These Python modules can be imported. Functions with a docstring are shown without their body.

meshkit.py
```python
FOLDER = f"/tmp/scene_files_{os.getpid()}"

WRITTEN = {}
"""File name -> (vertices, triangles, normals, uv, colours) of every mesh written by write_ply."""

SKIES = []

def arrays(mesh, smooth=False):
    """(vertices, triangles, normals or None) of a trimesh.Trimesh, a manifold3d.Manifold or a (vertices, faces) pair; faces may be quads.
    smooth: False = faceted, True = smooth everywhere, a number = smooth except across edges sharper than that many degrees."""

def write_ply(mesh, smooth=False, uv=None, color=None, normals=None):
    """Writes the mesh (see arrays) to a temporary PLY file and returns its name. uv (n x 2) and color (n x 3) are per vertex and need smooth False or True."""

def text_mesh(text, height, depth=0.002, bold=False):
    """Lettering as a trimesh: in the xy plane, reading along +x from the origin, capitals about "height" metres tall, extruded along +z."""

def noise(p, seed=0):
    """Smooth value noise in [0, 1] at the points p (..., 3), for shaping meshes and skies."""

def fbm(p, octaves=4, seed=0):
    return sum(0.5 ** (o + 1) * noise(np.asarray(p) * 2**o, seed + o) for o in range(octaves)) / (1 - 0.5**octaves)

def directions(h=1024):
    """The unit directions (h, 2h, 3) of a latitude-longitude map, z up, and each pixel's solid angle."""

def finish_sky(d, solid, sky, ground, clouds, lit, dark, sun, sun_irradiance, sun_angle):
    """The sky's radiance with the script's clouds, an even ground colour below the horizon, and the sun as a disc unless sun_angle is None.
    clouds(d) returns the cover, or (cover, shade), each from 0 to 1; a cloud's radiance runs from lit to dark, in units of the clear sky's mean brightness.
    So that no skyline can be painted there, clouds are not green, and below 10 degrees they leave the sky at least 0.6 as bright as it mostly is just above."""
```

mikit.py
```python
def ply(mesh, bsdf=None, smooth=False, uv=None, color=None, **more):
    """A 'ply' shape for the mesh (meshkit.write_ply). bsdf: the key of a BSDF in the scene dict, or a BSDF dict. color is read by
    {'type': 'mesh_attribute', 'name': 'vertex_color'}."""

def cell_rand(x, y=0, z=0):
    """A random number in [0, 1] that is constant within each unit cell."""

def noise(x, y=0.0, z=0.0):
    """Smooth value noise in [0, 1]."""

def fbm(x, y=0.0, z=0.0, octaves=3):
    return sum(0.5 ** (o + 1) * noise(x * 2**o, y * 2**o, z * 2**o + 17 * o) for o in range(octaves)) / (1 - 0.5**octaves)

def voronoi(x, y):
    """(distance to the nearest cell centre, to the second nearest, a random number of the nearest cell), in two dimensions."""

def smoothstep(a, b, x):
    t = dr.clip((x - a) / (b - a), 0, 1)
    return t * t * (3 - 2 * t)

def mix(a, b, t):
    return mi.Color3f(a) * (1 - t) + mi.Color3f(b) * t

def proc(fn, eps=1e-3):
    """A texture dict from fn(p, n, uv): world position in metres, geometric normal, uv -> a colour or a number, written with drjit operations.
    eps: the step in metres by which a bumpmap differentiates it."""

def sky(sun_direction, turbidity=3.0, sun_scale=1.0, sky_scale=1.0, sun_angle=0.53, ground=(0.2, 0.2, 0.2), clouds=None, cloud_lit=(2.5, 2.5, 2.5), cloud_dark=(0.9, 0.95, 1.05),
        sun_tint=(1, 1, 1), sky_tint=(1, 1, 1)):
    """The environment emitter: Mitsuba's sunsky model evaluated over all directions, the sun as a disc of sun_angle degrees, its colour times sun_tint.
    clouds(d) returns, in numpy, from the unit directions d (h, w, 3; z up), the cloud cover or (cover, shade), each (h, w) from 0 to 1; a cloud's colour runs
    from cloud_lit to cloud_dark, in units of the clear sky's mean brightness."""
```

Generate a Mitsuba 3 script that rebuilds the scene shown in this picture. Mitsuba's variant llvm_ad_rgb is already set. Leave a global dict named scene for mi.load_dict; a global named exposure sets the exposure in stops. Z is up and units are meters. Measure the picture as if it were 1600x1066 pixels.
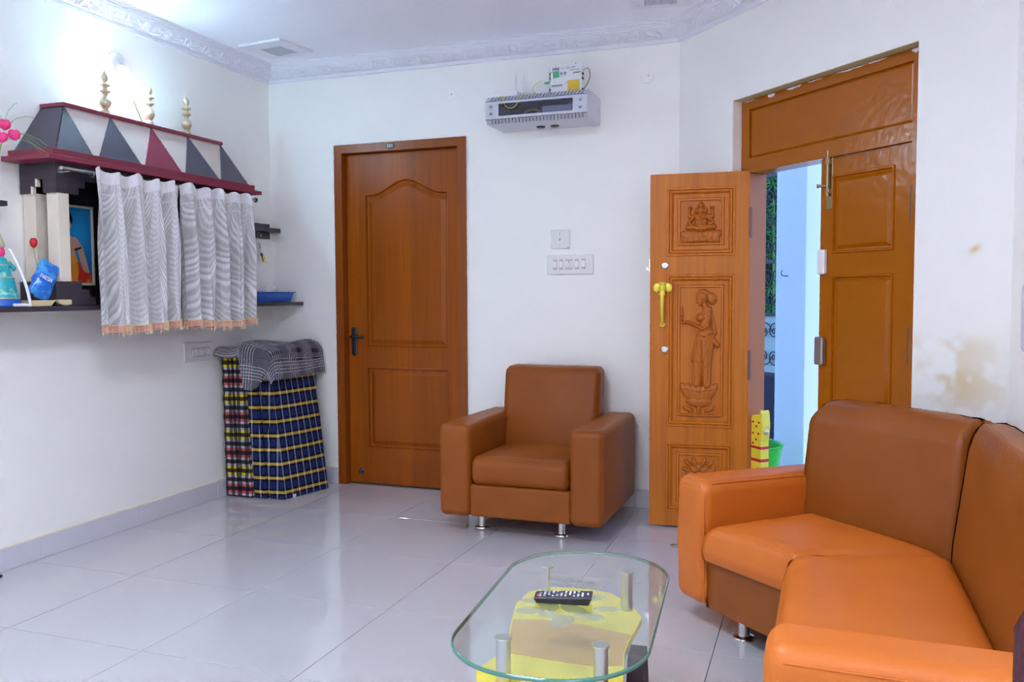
import math, random, numpy as np, trimesh, mitsuba as mi, mikit, meshkit, drjit as dr
import manifold3d as m3
from shapely.geometry import Polygon, Point, box as sbox
from shapely import affinity
from scipy.spatial import Delaunay
from mikit import proc, noise, fbm, smoothstep, mix, cell_rand
random.seed(4); rng = np.random.default_rng(4)
T = mi.ScalarTransform4f
scene, labels, used = {}, {}, set()

# ------------------------------------------------------------------ camera, sky, lamps, exposure
exposure = 0.09
EYE = np.array([3.29486, -4.61387, 1.18344])
FWD = np.array([-0.3382018, 0.9394793, -0.0547559]); UPV = np.array([-0.0143030, 0.0530463, 0.9984896])
scene['camera'] = {'type': 'perspective', 'fov_axis': 'x', 'fov': math.degrees(2 * math.atan(800 / 1326.0)), 'near_clip': 0.02, 'far_clip': 200.0,
                   'to_world': T().look_at(origin=EYE.tolist(), target=(EYE + FWD).tolist(), up=UPV.tolist())}
scene['sky'] = mikit.sky([0.3, -0.5, 0.8], turbidity=4.0, sun_scale=0.0, sky_scale=12.5, ground=(0.25, 0.25, 0.25), sky_tint=(0.82, 1.0, 1.3))
UNSEEN_LAMP = [(34.0 * a) for a in (0.89, 0.97, 1.14)]          # radiance of two unseen ceiling lamps, placed to light the room
UNSEEN_TUBE = [(72.0 * a) for a in (0.89, 0.97, 1.14)]          # unseen wall tube, out of view, placed to light the left wall
BULB = [(430 * a) for a in (0.50, 0.90, 1.14)]          # bluish bulb over the shrine

# ------------------------------------------------------------------ materials
def L(r, g, b): return [((c / 255 + 0.055) / 1.055) ** 2.4 if c > 10 else c / 255 / 12.92 for c in (r, g, b)]
def mat(key, color, rough=0.5, spec=0.5, metal=0.0, bump=None, **kw):
    c = {'type': 'rgb', 'value': color} if isinstance(color, (list, tuple)) else color
    b = {'type': 'principled', 'base_color': c, 'roughness': rough, 'specular': spec, 'metallic': metal, **kw}
    if bump is not None: b = {'type': 'bumpmap', 'arbitrary': proc(bump[0], bump[2] if len(bump) > 2 else 1e-3), 'scale': bump[1], 'bsdf': b}
    scene[key] = {'type': 'twosided', 'bsdf': b}
    return key

def tex_wall(p, n, uv):
    a = fbm(p.x * 1.3 + 3, p.y * 1.3, p.z * 1.3); s = noise(p.x * 9, p.y * 9, p.z * 9)
    return mi.Color3f(0.89, 0.885, 0.85) * (0.97 + 0.05 * a + 0.01 * s)
def tex_entry(p, n, uv):
    s = (p.x - 2.588) * 0.694 - p.y * 0.720
    e = dr.exp(-(dr.square((s - 1.70) / 0.17) + dr.square((p.z - 0.86) / 0.10))) + 0.5 * dr.exp(-(dr.square((s - 1.66) / 0.2) + dr.square((p.z - 0.99) / 0.04)))
    m = dr.clip(e, 0, 1) * smoothstep(0.35, 0.62, fbm(s * 12 + 3, p.z * 12, 2.0)) 
    q = dr.exp(-dr.square((s - 1.76 - (p.z - 1.335) * 0.6) / 0.018) - dr.square((p.z - 1.335) / 0.015))
    m = dr.clip(m * 0.75 + q * 0.8, 0, 1)
    return mix(tex_wall(p, n, uv), mi.Color3f(0.66, 0.47, 0.21), m)
mat('mat_wall', proc(tex_wall), 0.55, 0.25, bump=(lambda p, n, uv: fbm(p.x * 22, p.y * 22, p.z * 22, 2), 0.0012))
mat('mat_wall_entry', proc(tex_entry), 0.5, 0.25)
mat('mat_ceiling', [0.84, 0.85, 0.93], 0.7, 0.2)
mat('mat_plaster', [0.78, 0.78, 0.84], 0.55, 0.3)
mat('mat_soffit', [0.42, 0.38, 0.22], 0.8, 0.2)
mat('mat_tile', proc(lambda p, n, uv: mi.Color3f(0.47, 0.46, 0.48) * (0.97 + 0.06 * fbm(p.x * 3, p.y * 3, 1.0) + 0.02 * noise(p.x * 150, p.y * 150))), 0.06, 0.8)
mat('mat_skirting', [0.60, 0.60, 0.66], 0.25, 0.5)
mat('mat_grout', [0.30, 0.29, 0.28], 0.8, 0.2)
mat('mat_caulk', [0.70, 0.60, 0.42], 0.8, 0.2)

def wood(c1, c2, su, sv, sw, veneer=0.0):
    def f(p, n, uv):
        g = fbm(p.x * su, p.y * sv, p.z * sw, 3); h = noise(p.x * su * 5, p.y * sv * 5, p.z * sw * 2.2)
        t = dr.clip(0.75 * g + 0.35 * h - 0.05, 0, 1)
        c = mix(c1, c2, t)
        if veneer: c = c * (1 - veneer + 2 * veneer * cell_rand(dr.floor(p.x / 0.088), 1, 2))
        return c
    return proc(f)
mat('mat_door_wood', wood((0.20, 0.040, 0.0), (0.32, 0.072, 0.001), 40, 40, 1.6, 0.09), 0.34, 0.22)
mat('mat_door_frame', wood((0.18, 0.038, 0.003), (0.27, 0.062, 0.003), 50, 50, 2.0), 0.32, 0.3)
mat('mat_carved', wood((0.38, 0.090, 0.006), (0.60, 0.185, 0.012), 45, 45, 1.8), 0.38, 0.28)
mat('mat_relief', [0.42, 0.108, 0.008], 0.38, 0.3)
def tex_paint(p, n, uv): return mi.Color3f(0.35, 0.094, 0.0) * (0.93 + 0.12 * fbm(p.x * 5, p.y * 5, p.z * 5))
mat('mat_brown_paint', proc(tex_paint), 0.20, 0.28, bump=(lambda p, n, uv: fbm(p.x * 45, p.y * 45, p.z * 30, 2), 0.0011))
mat('mat_jamb', [0.40, 0.13, 0.045], 0.4, 0.4)
leather_bump = (lambda p, n, uv: noise(p.x * 420, p.y * 420, p.z * 420) * 0.4 + fbm(p.x * 24, p.y * 24, p.z * 24, 2), 0.0008, 1e-3)
def leather(c, d): return proc(lambda p, n, uv: mix(c, d, smoothstep(0.3, 0.75, fbm(p.x * 4 + 9, p.y * 4, p.z * 4))))
mat('mat_leather', leather((0.215, 0.052, 0.004), (0.25, 0.064, 0.006)), 0.40, 0.26, bump=leather_bump)
mat('mat_leather_orange', leather((0.50, 0.118, 0.012), (0.54, 0.136, 0.015)), 0.42, 0.36, bump=leather_bump)
mat('mat_leather_sofa', leather((0.21, 0.054, 0.005), (0.24, 0.064, 0.008)), 0.40, 0.28, bump=leather_bump)
mat('mat_thread', [0.25, 0.06, 0.01], 0.6, 0.3)
mat('mat_chrome', [0.72, 0.70, 0.66], 0.18, 0.5, 1.0)
mat('mat_steel', [0.60, 0.60, 0.60], 0.3, 0.5, 1.0)
mat('mat_brass', [0.75, 0.50, 0.10], 0.28, 0.5, 1.0)
mat('mat_brass_yellow', [0.80, 0.62, 0.06], 0.35, 0.5, 0.35)
mat('mat_old_brass', [0.36, 0.26, 0.13], 0.35, 0.5, 0.8)
mat('mat_gold', [0.62, 0.55, 0.38], 0.34, 0.5, 0.5)
mat('mat_black', [0.012, 0.011, 0.014], 0.35, 0.5)
mat('mat_dark_wood', wood((0.020, 0.014, 0.022), (0.040, 0.028, 0.040), 6, 3, 60), 0.35, 0.5)
mat('mat_maroon', [0.20, 0.020, 0.045], 0.4, 0.5)
mat('mat_post', [0.05, 0.008, 0.014], 0.4, 0.4)
mat('mat_roof_dark', [0.060, 0.052, 0.075], 0.45, 0.5)
mat('mat_cream_roof', [0.60, 0.51, 0.47], 0.5, 0.3)
mat('mat_hinge', [0.15, 0.085, 0.07], 0.4, 0.5, 0.4)
mat('mat_bronze', [0.34, 0.29, 0.28], 0.35, 0.5, 0.7)
mat('mat_cream', [0.78, 0.70, 0.58], 0.45, 0.4)
mat('mat_white', [0.82, 0.82, 0.84], 0.4, 0.5)
mat('mat_switch', [0.78, 0.77, 0.76], 0.35, 0.5)
mat('mat_switch_grey', [0.52, 0.48, 0.46], 0.45, 0.4)
mat('mat_grey_metal', [0.56, 0.58, 0.66], 0.4, 0.5)
mat('mat_dark_slot', [0.02, 0.02, 0.025], 0.6, 0.3)
mat('mat_cavity_dark', [0.07, 0.07, 0.10], 0.6, 0.3)  # dark tone of the cabinet cavity put into the colour
mat('mat_grey_text', [0.28, 0.28, 0.33], 0.6, 0.3)
mat('mat_green', [0.10, 0.42, 0.22], 0.4, 0.4)
mat('mat_tub', [0.03, 0.40, 0.02], 0.4, 0.4)
mat('mat_leg', [0.018, 0.005, 0.011], 0.5, 0.2)
mat('mat_yellow', [0.80, 0.62, 0.04], 0.4, 0.5)
mat('mat_gold_label', [0.74, 0.52, 0.06], 0.5, 0.4)
mat('mat_red', [0.55, 0.02, 0.03], 0.45, 0.4)
mat('mat_pink', [0.80, 0.05, 0.22], 0.5, 0.4)
mat('mat_stem', [0.22, 0.36, 0.10], 0.6, 0.3)
mat('mat_blue', [0.010, 0.10, 0.46], 0.35, 0.5)
mat('mat_packet', proc(lambda p, n, uv: mix((0.015, 0.16, 0.66), (0.05, 0.36, 0.80), smoothstep(0.45, 0.7, fbm(p.x * 30, p.y * 30, p.z * 30)))), 0.22, 0.6)
mat('mat_turquoise', proc(lambda p, n, uv: mix((0.02, 0.36, 0.40), (0.30, 0.62, 0.50), smoothstep(0.5, 0.7, fbm(p.x * 60, p.y * 60, p.z * 40)))), 0.4, 0.5)
mat('mat_skin', [0.62, 0.36, 0.27], 0.5, 0.4)
mat('mat_painting', proc(lambda p, n, uv: mix((0.010, 0.12, 0.42), (0.02, 0.34, 0.72), dr.exp(-dr.square((p.y + 1.53) / 0.10) - dr.square((p.z - 1.47) / 0.14)))), 0.35, 0.5)
mat('mat_orange_cloth', proc(lambda p, n, uv: mix((0.60, 0.03, 0.02), (0.80, 0.30, 0.03), smoothstep(0.4, 0.65, fbm(p.y * 25, p.z * 25, 1.0)))), 0.5, 0.4)
mat('mat_plank', [0.66, 0.54, 0.33], 0.55, 0.3)
mat('mat_concrete', [0.45, 0.44, 0.42], 0.8, 0.2)
mat('mat_outside_white', [0.80, 0.80, 0.80], 0.6, 0.2)
mat('mat_iron', [0.03, 0.03, 0.035], 0.4, 0.5)
mat('mat_far_panel', [0.025, 0.018, 0.035], 0.5, 0.3)
mat('mat_leaf', [0.06, 0.22, 0.05], 0.45, 0.4)
mat('mat_dark_backdrop', [0.010, 0.022, 0.012], 0.8, 0.1)  # near-black, the darkness beyond the gate put into the colour
mat('mat_frost', [0.45, 0.52, 0.46], 0.35, 0.5)
mat('mat_remote', [0.010, 0.009, 0.018], 0.35, 0.5)
mat('mat_key', [0.42, 0.42, 0.46], 0.5, 0.3)
mat('mat_tube_glass', [0.9, 0.9, 0.9], 0.4, 0.5)
mat('mat_board_yellow', [0.76, 0.62, 0.07], 0.35, 0.5)
mat('mat_board_brown', [0.62, 0.36, 0.10], 0.35, 0.5)
mat('mat_glass_edge', [0.05, 0.17, 0.13], 0.06, 0.8)
scene['mat_glass'] = {'type': 'thindielectric', 'int_ior': 1.5, 'specular_transmittance': {'type': 'rgb', 'value': [0.80, 0.87, 0.84]}}
scene['mat_print'] = {'type': 'blendbsdf', 'weight': 0.42, 'bsdf_0': {'type': 'thindielectric', 'int_ior': 1.5}, 'bsdf_1': {'type': 'twosided', 'bsdf': {'type': 'diffuse', 'reflectance': {'type': 'rgb', 'value': [0.32, 0.33, 0.29]}}}}
scene['mat_pane'] = {'type': 'thindielectric', 'int_ior': 1.5, 'specular_transmittance': {'type': 'rgb', 'value': [0.62, 0.64, 0.72]}}

def tex_curtain(p, n, uv):
    c = uv.x * 4.6 + 0.10 * dr.sin(uv.y * 5); col = dr.floor(c); k = c - col - 0.5
    rows = uv.y * 18.0 - 22.0 * dr.square(k) + 7.0 * cell_rand(col, 3, 1) + 1.6 * noise(uv.y * 7, col * 3.7)
    r0 = dr.floor(rows); ph = rows - r0; a = cell_rand(r0, col, 5)
    swag = smoothstep(0.05, 0.40, ph) * (1 - smoothstep(0.50 + 0.3 * a, 0.62 + 0.36 * a, ph)) * (0.35 + 0.65 * a)
    s = swag * (0.85 + 0.15 * dr.sin(6.2832 * rows * 5.0)) * (1 - smoothstep(0.30, 0.44, dr.abs(k)))
    edge = smoothstep(0.34, 0.44, dr.abs(k)) * (0.62 + 0.25 * dr.sin(uv.y * 170 + dr.abs(k) * 40))
    head = smoothstep(0.915, 0.925, uv.y) * 0.8 + 0.5 * (smoothstep(0.845, 0.85, uv.y) - smoothstep(0.86, 0.865, uv.y))
    w = dr.clip(dr.maximum(dr.maximum(s, 0.8 * edge), head) + 0.15 * (noise(uv.x * 14, uv.y * 5) - 0.5), 0, 1)
    return mix((0.43, 0.42, 0.415), (0.80, 0.79, 0.82), w) * (0.92 + 0.16 * noise(uv.x * 260, uv.y * 40))
mat('mat_curtain', proc(tex_curtain), 0.8, 0.2, bump=(lambda p, n, uv: noise(uv.x * 120, uv.y * 160), 0.0004))
mat('mat_band', proc(lambda p, n, uv: mix((0.52, 0.22, 0.17), (0.66, 0.36, 0.28), noise(p.y * 80, p.z * 80))), 0.7, 0.3)
mat('mat_fringe', [0.72, 0.58, 0.36], 0.7, 0.3)

def stripe(v, period, off, half): 
    t = v / period + off; t = dr.abs(t - dr.floor(t) - 0.5) * period
    return 1 - smoothstep(half * 0.8, half * 1.2, t)
def tex_blue_plaid(p, n, uv):
    h = dr.select(dr.abs(n.y) > dr.abs(n.x), p.x, p.y); z = p.z
    base = mix((0.007, 0.006, 0.014), (0.009, 0.017, 0.088), smoothstep(0.45, 1.05, stripe(h, 0.052, 0.1, 0.013) * 0.5 + stripe(z, 0.082, 0.5, 0.020) * 0.55))
    c = mix(base, mi.Color3f(0.17, 0.20, 0.33), 0.75 * stripe(h, 0.052, 0.6, 0.0055))
    sy = stripe(z, 0.082, 0.0, 0.0080)
    c = mix(c, mi.Color3f(0.44, 0.29, 0.045), 0.85 * sy)
    return mix(c, mi.Color3f(0.66, 0.53, 0.26), 0.9 * sy * stripe(h, 0.052, 0.6, 0.0055)) * (0.9 + 0.2 * noise(p.x * 300, p.y * 300, p.z * 300))
def tex_red_plaid(p, n, uv):
    h = dr.select(dr.abs(n.y) > dr.abs(n.x), p.x, p.y); z = p.z
    row = dr.floor(z / 0.053 + 0.5); k = row - 4 * dr.floor(row / 4)
    col = mix(mix((0.40, 0.37, 0.44), (0.46, 0.085, 0.075), dr.select(dr.abs(k - 1) < 0.5, 1.0, 0.0)), mi.Color3f(0.55, 0.44, 0.02), dr.select(k > 2.5, 1.0, 0.0))
    sz = stripe(z, 0.053, 0.0, 0.0145); sh = stripe(h, 0.046, 0.3, 0.0115)
    c = mix((0.012, 0.010, 0.016), col, 0.16 * sz + 0.06 * sh)
    return mix(c, col * 1.1, 0.92 * sz * sh) * (0.9 + 0.2 * noise(p.x * 300, p.y * 300, p.z * 300))
def tex_towel(p, n, uv):
    a, b = uv.x, uv.y
    g = mi.Color3f(0.085, 0.082, 0.105)
    chk = stripe(a, 0.0125, 0.0, 0.003) * (1 - smoothstep(0.18, 0.20, a)); chk2 = stripe(b, 0.0125, 0.0, 0.003) * (1 - smoothstep(0.18, 0.20, a))
    ln = stripe(b, 0.018, 0.0, 0.0016) * stripe(b, 0.16, 0.1, 0.045); l2 = stripe(a, 0.018, 0.0, 0.0016) * stripe(a, 0.22, 0.4, 0.04)
    dk = stripe(a, 0.042, 0.3, 0.010) * smoothstep(0.34, 0.36, a) * (1 - smoothstep(0.45, 0.47, a)) * stripe(b, 0.20, 0.55, 0.05)
    c = mix(g, mi.Color3f(0.030, 0.012, 0.022), dk)
    return mix(c, mi.Color3f(0.62, 0.61, 0.66), dr.clip(dr.maximum(dr.maximum(chk * 0.5 + chk2 * 0.5, ln), l2), 0, 1) * 0.85)
mat('mat_blue_plaid', proc(tex_blue_plaid), 0.9, 0.15)
mat('mat_red_plaid', proc(tex_red_plaid), 0.9, 0.15)
mat('mat_towel', proc(tex_towel), 0.9, 0.15)

# ------------------------------------------------------------------ object helpers
def numbered(k):
    n, i = k, 0
    while n in used: i += 1; n = f'{k}_{i:03d}'
    used.add(n); return n
def lab(key, label=None, cat=None, group=None, kind=None):
    d = {k: v for k, v in (('label', label), ('category', cat), ('group', group), ('kind', kind)) if v}
    if d: labels[key] = d
def thing(name, label, cat=None, group=None, kind=None):
    k = numbered(name); lab(k, label, cat, group, kind); return k
def obj(name, mesh, m, parent=None, label=None, cat=None, group=None, kind=None, smooth=False, M=None, uv=None, to=None, shape=None):
    k = numbered(parent + '__' + name if parent else name)
    if shape is None:
        if isinstance(mesh, list): mesh = cat_(mesh)
        if M is not None: mesh = mesh.copy(); mesh.apply_transform(M)
        shape = mikit.ply(mesh, m, smooth=smooth, uv=uv)
    e = dict(shape)
    if to is not None: e['to_world'] = T(np.asarray(to, float))
    scene[k] = e; lab(k, label, cat, group, kind); return k
def cat_(ms): return trimesh.util.concatenate([m for m in ms if m is not None])
def tm(v, f):
    m = trimesh.Trimesh(np.asarray(v, float), np.asarray(f, int), process=False); return m
def tr(x, y, z): M = np.eye(4); M[:3, 3] = (x, y, z); return M
def rot(a, ax, pt=None): return trimesh.transformations.rotation_matrix(math.radians(a), ax, pt)
def moved(m, M): m = m.copy(); m.apply_transform(M); return m

def bx(lo, hi, c=0.0):
    lo, hi = np.array(lo, float), np.array(hi, float)
    lo, hi = np.minimum(lo, hi), np.maximum(lo, hi)
    if c <= 0:
        m = trimesh.creation.box(extents=hi - lo); m.apply_translation((lo + hi) / 2); return m
    c = min(c, (hi - lo).min() * 0.45); pts = []
    for i in range(8):
        s = np.array([(i >> k) & 1 for k in range(3)]); p = np.where(s, hi, lo); d = np.where(s, -1, 1) * c
        for k in range(3):
            q = p + d; q[k] = p[k]; pts.append(q)
    return trimesh.convex.convex_hull(np.array(pts))
def hull(pts): return trimesh.convex.convex_hull(np.array(pts, float))
def cyl(p0, p1, r, n=24):
    return tube([p0, p1], r, n)
def tube(pts, r, n=8, closed=False, cap=True):
    p = np.asarray(pts, float); k = len(p); r = np.broadcast_to(np.asarray(r, float), (k,))
    if closed: t = np.roll(p, -1, 0) - np.roll(p, 1, 0)
    else: t = np.gradient(p, axis=0)
    t /= np.linalg.norm(t, axis=1, keepdims=True) + 1e-12
    a = np.cross(t[0], [0, 0, 1.0]); 
    if np.linalg.norm(a) < 0.1: a = np.cross(t[0], [1.0, 0, 0])
    fr = []
    for i in range(k):
        a = a - t[i] * (a @ t[i]); a /= np.linalg.norm(a) + 1e-12; fr.append((a, np.cross(t[i], a)))
    A = np.array([f[0] for f in fr]); B = np.array([f[1] for f in fr]); an = np.arange(n) * 2 * np.pi / n
    v = (p[:, None] + r[:, None, None] * (np.cos(an)[None, :, None] * A[:, None] + np.sin(an)[None, :, None] * B[:, None])).reshape(-1, 3)
    f = []
    for i in range(k if closed else k - 1):
        for j in range(n):
            q = [i * n + j, i * n + (j + 1) % n, ((i + 1) % k) * n + (j + 1) % n, ((i + 1) % k) * n + j]
            f += [[q[0], q[1], q[2]], [q[0], q[2], q[3]]]
    if cap and not closed:
        v = np.vstack([v, p[0], p[-1]]); c0, c1 = k * n, k * n + 1
        for j in range(n): f += [[c0, (j + 1) % n, j], [c1, (k - 1) * n + j, (k - 1) * n + (j + 1) % n]]
    return tm(v, f)
def lathe(prof, n=28, at=(0, 0, 0)):
    prof = np.asarray(prof, float); k = len(prof); an = np.arange(n) * 2 * np.pi / n
    v = np.stack([prof[:, None, 0] * np.cos(an), prof[:, None, 0] * np.sin(an), np.broadcast_to(prof[:, None, 1], (k, n))], -1).reshape(-1, 3); f = []
    for i in range(k - 1):
        for j in range(n):
            a, b, c, d = i * n + j, i * n + (j + 1) % n, (i + 1) * n + (j + 1) % n, (i + 1) * n + j
            f += [[a, b, c], [a, c, d]]
    v = np.vstack([v, [0, 0, prof[0, 1]], [0, 0, prof[-1, 1]]])
    for j in range(n): f += [[k * n, (j + 1) % n, j], [k * n + 1, (k - 1) * n + j, (k - 1) * n + (j + 1) % n]]
    m = tm(v, f); m.apply_translation(at); return m
def ell(c, r, sub=2, M=None):
    m = trimesh.creation.icosphere(subdivisions=sub, radius=1.0); m.vertices *= np.asarray(r, float)
    if M is not None: m.apply_transform(M)
    m.apply_translation(c); return m
def softbox(lo, hi, r, m=10, k=4, fn=None):
    """A rounded box with a grid on every face; fn bends its vertices (fn(p, t) with t in 0..1 per axis)."""
    lo, hi = np.array(lo, float), np.array(hi, float); r = np.minimum(np.broadcast_to(np.asarray(r, float), (3,)), (hi - lo) * 0.499)
    ax = [np.concatenate([np.linspace(lo[i], lo[i] + r[i], k + 1)[:-1], np.linspace(lo[i] + r[i], hi[i] - r[i], m + 1), np.linspace(hi[i] - r[i], hi[i], k + 1)[1:]]) for i in range(3)]
    vs, fs, at = [], [], 0
    for i in range(3):
        j, l = (i + 1) % 3, (i + 2) % 3
        for s in (0, 1):
            U, V = np.meshgrid(ax[j], ax[l], indexing='ij'); P = np.zeros(U.shape + (3,)); P[..., i] = (lo, hi)[s][i]; P[..., j] = U; P[..., l] = V
            nu, nv = U.shape; idx = np.arange(nu * nv).reshape(nu, nv) + at
            q = np.stack([idx[:-1, :-1], idx[1:, :-1], idx[1:, 1:], idx[:-1, 1:]], -1).reshape(-1, 4)
            if not s: q = q[:, ::-1]
            vs.append(P.reshape(-1, 3)); fs.append(q); at += nu * nv
    v = np.vstack(vs); f = np.vstack(fs); q = np.clip(v, lo + r, hi - r); d = (v - q) / r
    L_ = np.linalg.norm(d, axis=1, keepdims=True); v = q + np.where(L_ > 1e-9, d / np.maximum(L_, 1e-9), 0) * r
    if fn is not None: v = fn(v, (v - lo) / (hi - lo))
    f = np.vstack([f[:, [0, 1, 2]], f[:, [0, 2, 3]]])
    me = tm(v, f); me.merge_vertices(digits_vertex=6); me.update_faces(me.nondegenerate_faces()); return me
def mitre(poly, d):
    """Inward offset of a counter-clockwise outline, vertex for vertex."""
    p = np.asarray(poly, float); e = np.roll(p, -1, 0) - p; e /= np.linalg.norm(e, axis=1, keepdims=True); n = np.stack([-e[:, 1], e[:, 0]], 1); n0 = np.roll(n, 1, 0)
    return p + d * (n + n0) / (1 + (n * n0).sum(1, keepdims=True))
def rings(outline, steps):
    """Mouldings running round an outline (u, v): steps (inset, depth); the middle is closed. Result in local (u, depth, v); smaller depth is nearer the viewer."""
    k = len(outline); v, f = [], []
    for i, (o, dep) in enumerate(steps):
        q = mitre(outline, o); v += [[a, dep, b] for a, b in q]
        if i:
            for j in range(k):
                a, b, c, d = (i - 1) * k + j, (i - 1) * k + (j + 1) % k, i * k + (j + 1) % k, i * k + j; f += [[a, b, c], [a, c, d]]
    cv, cf = trimesh.creation.triangulate_polygon(Polygon(q), engine='earcut')
    m2 = tm(np.column_stack([cv[:, 0], np.full(len(cv), steps[-1][1]), cv[:, 1]]), cf)
    return cat_([tm(v, f), m2])
UPRIGHT = np.array([[1, 0, 0, 0], [0, 0, -1, 0], [0, 1, 0, 0], [0, 0, 0, 1.0]])
def extr(poly, t):
    gs = getattr(poly, 'geoms', [poly]); return cat_([trimesh.creation.extrude_polygon(g, t, engine='earcut') for g in gs])
def plate(poly, y0, t):
    """A flat (u, v) polygon standing upright, from depth y0 to y0 + t."""
    m = extr(poly, t); m.apply_transform(UPRIGHT); m.apply_translation([0, y0 + t, 0]); return m
def rect(u0, v0, u1, v1): return [(u0, v0), (u1, v0), (u1, v1), (u0, v1)]
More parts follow.
